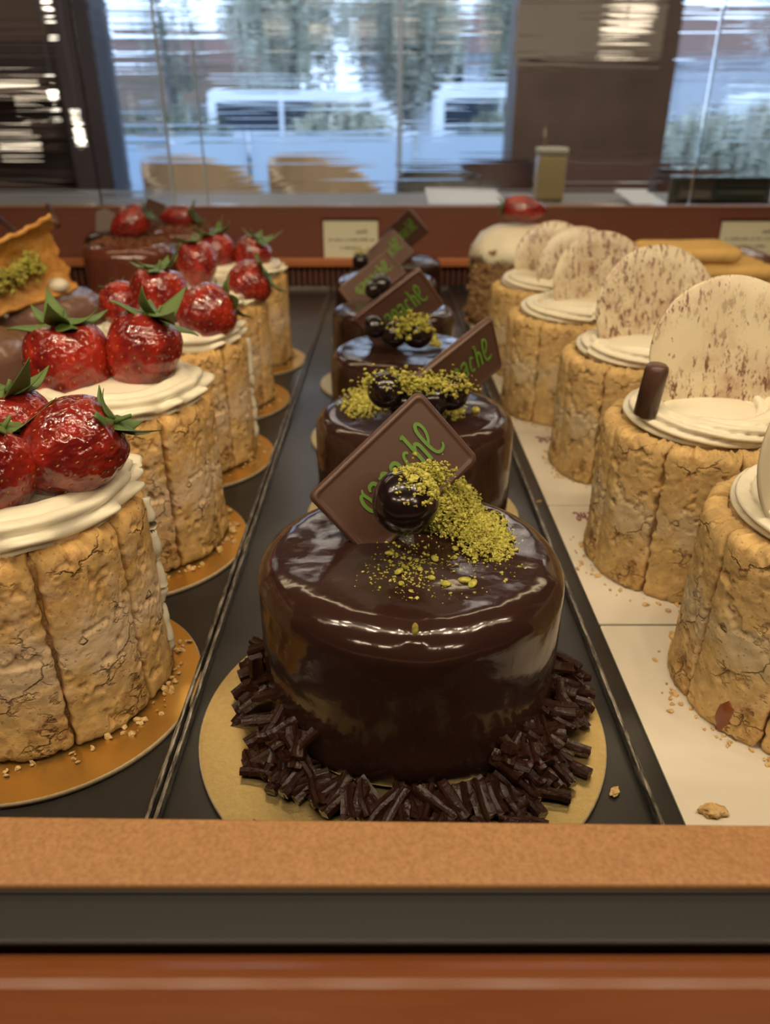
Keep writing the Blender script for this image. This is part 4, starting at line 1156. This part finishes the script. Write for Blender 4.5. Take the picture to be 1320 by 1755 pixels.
def sepal_mesh(seed, curl):
    def fn(u, v):
        w = 0.30 * np.sin(np.clip(u, 0, 1) ** 0.8 * PI * 0.97 + 0.06) * (1 - 0.35 * u); x = u * 1.0
        z = 0.10 + curl * u ** 2 - 0.10 * (2 * v - 1) ** 2 * (1 - u) + 0.05 * np.sin(u * 5 + seed)
        return np.stack([0.06 + x * (1 - 0.28 * abs(curl)), (2 * v - 1) * w, z], -1)
    V, Fc = grid(10, 6, fn); n = len(V); V2 = V.copy(); V2[:, 2] -= 0.03
    idx = [i * 6 for i in range(10)] + [9 * 6 + j for j in range(1, 6)] + [i * 6 + 5 for i in range(8, -1, -1)] + [j for j in range(4, 0, -1)]; m = len(idx)
    Fc = Fc + [tuple(n + i for i in f[::-1]) for f in Fc] + [(idx[k], idx[(k + 1) % m], n + idx[(k + 1) % m], n + idx[k])[::-1] for k in range(m)]
    return mesh_data('sepal', np.concatenate([V, V2]), Fc)


SEP = [sepal_mesh(0, 0.65), sepal_mesh(1, 0.35), sepal_mesh(2, 0.05), sepal_mesh(3, -0.15), sepal_mesh(4, 0.9)]
for me in SEP: me.materials.append(M['sepal'])
STEM = MB().tube([(0, 0, 0), (0.02, 0, 0.12), (0.08, 0.02, 0.25)], (0.07, 0.05, 0.045), 8).data('stem', True); STEM.materials.append(M['sepal'])


def strawberry(px, py, y, L, W, axis, label, kind=0, sep=6, seplen=0.55, spin=0.0, z=None, group='strawberries on the left cakes', curls=(0, 1, 2, 1, 3, 4, 0)):
    pos = at_y(px, py, y) if z is None else at_z(px, py, z)
    body, seeds = BERRIES[kind]
    r = bpy.data.objects.new('strawberry', body); C.objects.link(r)
    q = Vector((0, 0, 1)).rotation_difference(Vector(axis).normalized()) @ Matrix.Rotation(spin, 3, 'Z').to_quaternion()
    r.rotation_mode = 'QUATERNION'; r.rotation_quaternion = q; r.location = pos; r.scale = (W, W, L)
    tag(r, label, 'strawberry', group)
    s = bpy.data.objects.new('seeds', seeds); C.objects.link(s); s.parent = r; s['kind'] = 'stuff'
    if sep:
        for k in range(sep):
            o = bpy.data.objects.new('sepal', SEP[curls[k % len(curls)]]); C.objects.link(o); o.parent = r
            o.location = (0, 0, 0.43); o.rotation_euler = (0, 0, k * 2 * PI / sep + 0.3 * math.sin(k * 4.1)); kk = seplen * (0.85 + 0.3 * ((k * 37) % 10) / 10); o.scale = (kk, kk, kk * W / L)
        o = bpy.data.objects.new('stem', STEM); C.objects.link(o); o.parent = r; o.location = (0, 0, 0.43); o.scale = (.5, .5, .6)
    return r


strawberry(112, 772, 0.236, 0.0430, 0.0320, (0.80, 0.20, 0.42), 'glossy strawberry lying on the first cake, leaves to its right', 0, 6, 0.42, 0.4)
strawberry(18, 742, 0.252, 0.034, 0.030, (0.15, 0.0, 1.0), 'strawberry at the left edge with large upright leaves, behind the lying one', 1, 6, 0.55, 0.2)
strawberry(-20, 812, 0.222, 0.034, 0.031, (0.3, 0.45, 0.85), 'strawberry cut by the left edge, nearest of all', 1, 6, 0.5, 0.9)
strawberry(119, 630, 0.358, 0.0480, 0.0410, (0.02, -0.02, 1.0), 'upright strawberry with a wide crown of leaves on the second cake', 1, 7, 0.52, 0.1, curls=(1, 2, 0, 1, 3, 0, 2))
strawberry(244, 603, 0.362, 0.0410, 0.0355, (0.42, 0.15, 0.85), 'round dark strawberry with tall leaf, right of the upright one', 1, 6, 0.62, 1.2, curls=(4, 2, 3, 0, 1, 3))
strawberry(272, 508, 0.478, 0.037, 0.0355, (0.1, 0.1, 1.0), 'large strawberry at the back of the third cake', 1, 6, 0.50, 0.7)
strawberry(352, 537, 0.462, 0.036, 0.0345, (0.75, 0.55, 0.25), 'strawberry at the front right of the third cake', 1, 5, 0.55, 0.2)
strawberry(212, 527, 0.480, 0.032, 0.028, (-0.4, 0.5, 0.6), 'small strawberry peeping out behind, left on the third cake', 0, 5, 0.4, 0.2)
strawberry(338, 455, 0.602, 0.038, 0.031, (-0.15, 0.2, 1.0), 'strawberry on the left of the fourth cake', 0, 6, 0.55, 0.9)
strawberry(424, 487, 0.585, 0.035, 0.033, (0.85, 0.15, 0.40), 'strawberry on the right of the fourth cake, leaves drooping right', 1, 6, 0.62, 0.3, curls=(1, 3, 2, 3, 2, 1))
strawberry(372, 436, 0.712, 0.036, 0.034, (-0.2, 0.2, 1.0), 'strawberry with upright leaf on the left of the fifth cake', 1, 6, 0.62, 0.5, curls=(4, 0, 1, 0, 2, 1))
strawberry(432, 440, 0.716, 0.036, 0.034, (0.5, 0.1, 0.9), 'strawberry on the right of the fifth cake', 1, 6, 0.55, 1.0)

# ------------------------------------------------------------------ brown mousse cakes at the far left
def dome_cake(name, x, y, R, H, m, label, dome=0.012, seed=1, ripple=0.0, crumb=None, blabel=None):
    prof = [(R * .97, 0), (R, .004)] + [(R, z) for z in np.linspace(.01, H - .014, 8)] + [(R - .014 + .014 * math.cos(q), H - .014 + .014 * math.sin(q)) for q in np.linspace(0, PI / 2, 9)[1:]]
    prof += [(r, H + dome * (1 - (r / (R - .014)) ** 2)) for r in np.linspace(R - .014, .0008, 9)[1:]]
    seg = 72; a = np.linspace(0, 2 * PI, seg, endpoint=False); rings = []
    for r, z in prof:
        P = np.stack([r * np.cos(a), r * np.sin(a), np.full(seg, z)], 1)
        P[:, :2] *= (1 + 0.02 * fbm(P * 30, seed, 2) + ripple * np.sin(a * 12 + z * 60) * (0.3 + 0.7 * z / H))[:, None]; rings.append(P)
    V, Fc = loft(rings); o = link(name, mesh_data(name, V, Fc), m); o.location = (x, y, BT); tag(o, label, 'cake', 'brown mousse cakes')
    cake_board(x, y, R + 0.004, M['gold'], blabel, 'gold boards of the mousse cakes')
    if crumb:
        g = np.random.default_rng(seed); P = []
        for _ in range(crumb):
            rr = (R - .006) * math.sqrt(g.uniform(0.05, 1)); q = g.uniform(0, 2 * PI); zz = H + dome * max(0, 1 - (rr / (R - .014)) ** 2) - (0.004 if rr > R - .012 else 0)
            P.append((rr * math.cos(q), rr * math.sin(q), zz + 0.0005))
        crumbs('cocoa_topping', np.array(P), 0.0021, M['cocoa'], None, None, seed, o)
    return o


dome_cake('mousse_cake', -0.290, 0.900, 0.0530, 0.083, M['milk'], 'large glossy red-brown mousse cake with cocoa crumbs, nearer of the pair', 0.006, 2, 0, 520, blabel='gold board under the nearer red-brown mousse cake')
dome_cake('mousse_cake', -0.252, 1.010, 0.0440, 0.086, M['milk'], 'smaller red-brown mousse cake with cocoa crumbs, farther of the pair at rear left', 0.006, 3, 0, 380, blabel='gold board under the farther red-brown mousse cake')
dome_cake('mousse_cake', -0.302, 0.670, 0.0520, 0.070, M['mousse'], 'rippled brown mousse cake below the golden tuile', 0.010, 4, 0.025, blabel='gold board under the rippled brown mousse cake')
dome_cake('mousse_cake', -0.306, 0.530, 0.0510, 0.066, M['mousse'], 'smooth brown mousse cake at the left edge, behind the upright strawberry', 0.012, 5, blabel='gold board under the smooth brown mousse cake')
strawberry(222, 383, 0.895, 0.050, 0.034, (0.85, 0.2, 0.45), 'strawberry lying on the nearer red-brown mousse cake', 0, 5, 0.5, 0.3, group='strawberries on the mousse cakes')
strawberry(304, 371, 1.000, 0.046, 0.027, (1.0, 0.0, 0.05), 'strawberry lying on the farther red-brown mousse cake, leaves to its right', 0, 6, 0.75, 0.3, group='strawberries on the mousse cakes')
# little dark cake and chocolate shards behind
o = dome_cake('dark_cake', -0.345, 1.020, 0.040, 0.080, M['glaze'], 'small dark glazed cake hidden behind the golden tuile', 0.002, 6, blabel='gold board under the small dark cake behind the tuile')


def shard(px, py, y, pts, m, label, rz):
    q = at_y(px, py, y); V, Fc = loft([[(a, -.0012, b) for a, b in pts], [(a, .0012, b) for a, b in pts]])
    o = link('chocolate_shard', mesh_data('chocolate_shard', V, Fc, False), m); o.location = q; o.rotation_euler = (-0.2, 0, rz); tag(o, label, 'chocolate shard', 'chocolate shards')


shard(190, 385, 1.045, [(-.022, -.022), (.020, -.022), (.012, .010), (-.004, .020), (-.016, .016)], M['plaque'], 'dark rounded chocolate shard left of the lying strawberry', 0.2)
shard(262, 362, 1.055, [(-.022, -.016), (.022, -.020), (.018, .008), (-.006, .016)], M['plaque'], 'dark chocolate shard between the two lying strawberries', -0.2)
for i, (a, b) in enumerate((((92, 372), (82, 352)), ((40, 410), (-5, 372)))):
    p, q = at_y(*a, 0.99), at_y(*b, 1.0); p2 = p + (p - q) * 0.8
    o = MB().tube([p2, q], 0.0032, 8).build('chocolate_straw', M['plaque'], None, True); tag(o, ('short thin chocolate straw above the tuile', 'long thin chocolate straw at the left edge above the tuile')[i], 'chocolate straw')

# golden tuile folded round pistachio
def tuile():
    root_a, root_b = at_y(-60, 512, 0.575), at_y(108, 444, 0.640)
    ax = (root_b - root_a); L = np.linalg.norm(ax); ax /= L
    up = np.array([-0.30, -0.55, 0.78]); up -= ax * up.dot(ax); up /= np.linalg.norm(up); sd = -np.cross(ax, up)
    def fn(u, v):
        s = 2 * v - 1; w = 0.031 * (0.82 + 0.25 * u)
        nz = fbm(np.stack([u * 5, v * 4, 0 * u], -1), 5, 3)
        rag = 0.10 * fbm(np.stack([u * 16, np.sign(s) * 3, 0 * u], -1), 9, 3) * np.abs(s) ** 3
        a = s * 1.18
        c = w * (1 + rag)
        off = np.sin(a)[..., None] * c[..., None] * up + (-np.cos(a) * 0.62)[..., None] * c[..., None] * (-sd)
        end = 0.07 * fbm(np.stack([v * 14, 0 * u, u * 2], -1), 12, 3) * (u ** 6)
        return root_a + ((u + end) * L * 1.1)[..., None] * ax + off + (nz * 0.0035)[..., None] * sd
    V, Fc = grid(60, 44, fn)
    o = link('tuile', mesh_data('tuile', V, Fc), M['tuile']); sm = o.modifiers.new('thick', 'SOLIDIFY'); sm.thickness = 0.0032; sm.offset = 0
    tag(o, 'golden crisp tuile folded round green pistachio, leaning at the left edge', 'tuile')
    g = np.random.default_rng(3); P = []
    for _ in range(620):
        u = g.uniform(0.02, 0.74); w = 0.031 * (0.82 + 0.25 * u)
        P.append(root_a + u * L * 1.1 * ax + g.normal(0, 1) * 0.0045 * up + sd * w * (0.26 + g.normal(0, .10)))
    crumbs('pistachio_filling', np.array(P), 0.0019, M['pistachio'], None, None, 5, o)
    return o


tuile()
V, Fc = ICO3; o = link('cream_dot', mesh_data('cream_dot', V * np.array([.0085, .007, .006]), Fc), M['cream']); o.location = at_y(100, 489, 0.645)
tag(o, 'dot of pale cream under the tuile end', 'cream')

# ------------------------------------------------------------------ nut cake, ladyfinger cake at the rear
nx, ny, nR, nH = 0.1510, 0.880, 0.0540, 0.086
o = dome_cake('nut_cake', nx, ny, nR, nH, M['nut'], 'nut-coated cake with a white cream cap at the rear of the right row', 0.004, 9, blabel='gold board under the nut cake'); o['group'] = 'rear cakes'
g = np.random.default_rng(8); P = []
for _ in range(900):
    q = g.uniform(0, 2 * PI); P.append((nR * 1.01 * math.cos(q), nR * 1.01 * math.sin(q), g.uniform(.002, nH - .006)))
crumbs('chopped_nuts', np.array(P), 0.0024, M['nut'], None, None, 8, o)
a = np.linspace(0, 2 * PI, 72, endpoint=False); rings = []
for r, z in [(nR + .001, nH - .020), (nR + .0035, nH - .012), (nR + .001, nH - .004), (nR * .86, nH + .008), (nR * .6, nH + .0155), (nR * .3, nH + .018), (.001, nH + .0185)]:
    P = np.stack([r * np.cos(a), r * np.sin(a), np.full(72, z)], 1)
    if z < nH - .003: P[:, 2] += 0.010 * fbm(P * 40, 4, 2)
    P *= (1 + 0.02 * fbm(P * 50, 3, 2))[:, None]; rings.append(P)
V, Fc = loft(rings); c_ = link('cream_cap', mesh_data('cream_cap', V, Fc), M['cream'], o)
strawberry(898, 358, 0.870, 0.050, 0.027, (-1.0, 0.15, 0.05), 'single strawberry lying on the white cap of the nut cake', 0, 5, 0.6, 0.4, group='strawberry on the nut cake')

lx, ly = 0.372, 0.86
r = empty('ladyfinger_cake', (lx, ly, 0.0), 'cake of stacked golden ladyfingers at the rear right', 'cake', 'rear cakes')


def finger(L, R):
    prof = [(R * math.cos(q), -L / 2 + R + R * math.sin(q)) for q in np.linspace(-PI / 2 + .02, 0, 6)] + [(R * (0.94), 0)] + [(R * math.cos(q), L / 2 - R + R * math.sin(q)) for q in np.linspace(0, PI / 2 - .02, 6)]
    V, Fc = lathe(prof, 20); V = V[:, [2, 0, 1]]; V[:, 2] *= 0.72
    return mesh_data('ladyfinger', V * (1 + 0.03 * fbm(V * 120, 3, 2))[:, None], Fc)


FM = finger(0.105, 0.0125); FM.materials.append(M['ladyfinger'])
for j, (dx, z, rz) in enumerate(((.030, .010, .05), (.030, .028, -.03), (.018, .046, .04), (-.010, .064, -.04), (-.048, .081, .05))):
    for k in range(3):
        o = bpy.data.objects.new('ladyfinger', FM); C.objects.link(o); o.parent = r; o.location = (dx + .002 * k, -.030 + .028 * k, z); o.rotation_euler = (0, 0, rz)
# dark glossy cake behind it
dome_cake('dark_cake', 0.440, 0.995, 0.046, 0.060, M['mousse'], 'glossy grey-brown cake behind the ladyfinger cake', 0.006, 11, blabel='gold board under the grey-brown cake at rear right')['group'] = 'rear cakes'


# ------------------------------------------------------------------ price tags on the rear rail, signs on the rear counter
def price_tag(px0, px1, py0, py1, label):
    y = RY - 0.0035; a = at_y(px0, py0, y); b = at_y(px1, py1, y); w, h = b[0] - a[0], a[2] - b[2]
    r = empty('price_tag', ((a[0] + b[0]) / 2, y, b[2]), label, 'price tag', 'price tags on the rear rail')
    MB().box(-w / 2, w / 2, 0, 0.001, 0.0, h).build('card', M['tag_paper'], r)
    MB().box(-w / 2 - .0015, w / 2 + .0015, -0.0012, 0.0022, h, h + 0.003).build('top_edge', M['acrylic'], r, bevel=0.0004)
    MB().box(-w / 2 - .0015, w / 2 + .0015, -0.0012, 0.0022, -0.002, 0.0).build('bottom_edge', M['acrylic'], r, bevel=0.0004)
    me, W = word_mesh('logo', 'ganache', h * 0.075); me.materials.append(M['ink']); o = link('logo', me, None, r); o.rotation_euler = (PI / 2, 0, 0); o.location = (w * .10, -0.0001, h * .66)
    g = random.Random(int(px0)); mb = MB()
    for z, x0, x1 in ((.46, -.42, .42), (.24, -.20, .18)):
        x = x0
        while x < x1:
            k = g.uniform(.015, .04); mb.box(x * w, (x + k) * w, -.0002, 0.0, z * h, (z + g.uniform(.04, .075)) * h); x += k + g.choice((.008, .008, .03))
    mb.build('printed_lines', M['ink'], r)


price_tag(554, 648, 378, 442, 'cream price tag standing left of the chocolate plaques')
price_tag(1239, 1345, 379, 438, 'pale price tag at the right edge of the rear rail')
CZ = 0.0943
yb = 1.27
a, b = at_y(1150, 306, yb), at_y(1318, 344, yb); w, h = b[0] - a[0], a[2] - CZ
r = empty('sign_holder', ((a[0] + b[0]) / 2, yb, CZ), 'clear acrylic holder with a beige and a green card on the rear counter', 'sign')
MB().box(-w / 2, w / 2, 0, .004, 0, h).build('back_plate', M['sign_grey'], r, bevel=.001)
MB().box(-w / 2, w / 2, -.012, .006, 0, .004).build('base', M['acrylic'], r, bevel=.001)
MB().box(-w / 2, w / 2, -.006, .006, h, h + .004).build('top_edge', M['glass_edge'], r, bevel=.001)
MB().box(-w * .40, -w * .09, -.002, 0, .008, h * .90).build('beige_card', M['beige_panel'], r)
gcard = MB().box(-w * .05, w * .44, -.002, 0, .008, h * .92).build('green_card', M['sign_green'], r)
mb = MB(); g = random.Random(4)
for z in (.66, .36):
    x = -.02
    while x < .40:
        k = g.uniform(.02, .04); mb.box(x * w, (x + k) * w, -.0028, -.002, z * h, (z + .16) * h); x += k + .012
mb.build('printed_lines', M['sign_grey'], gcard)
for i, (px0, px1) in enumerate(((735, 868), (1088, 1146))):
    p0, p1 = at_y(px0, 346, 1.22), at_y(px1, 346, 1.22)
    o = MB().box(0, p1[0] - p0[0], 0, 0.16, 0, .0006).build('paper_sheet', M['paper']); o.location = (p0[0], 1.19, CZ + .0005)
    o.rotation_euler = (0.10, 0, 0); tag(o, ('white paper sheet on the rear counter left of the nut cake strawberry', 'small white paper sheet left of the sign holder')[i], 'paper')
p = at_y(942, 300, 1.36)
r = empty('honey_jar', (p[0], 1.36, CZ), 'square jar of amber liquid on the rear counter before the brown pillar', 'jar')
MB().box(-.022, .022, -.022, .022, 0.0, .068).build('jar_body', M['liquid'], r, bevel=.004)
MB().box(-.023, .023, -.023, .023, .0682, .078).build('lid', M['tag_paper'], r, bevel=.002)
MB().tube([(-.012, 0, .078), (-.014, 0, .105)], .0022, 8).build('dipper_handle', M['chair_beige'], r, True)
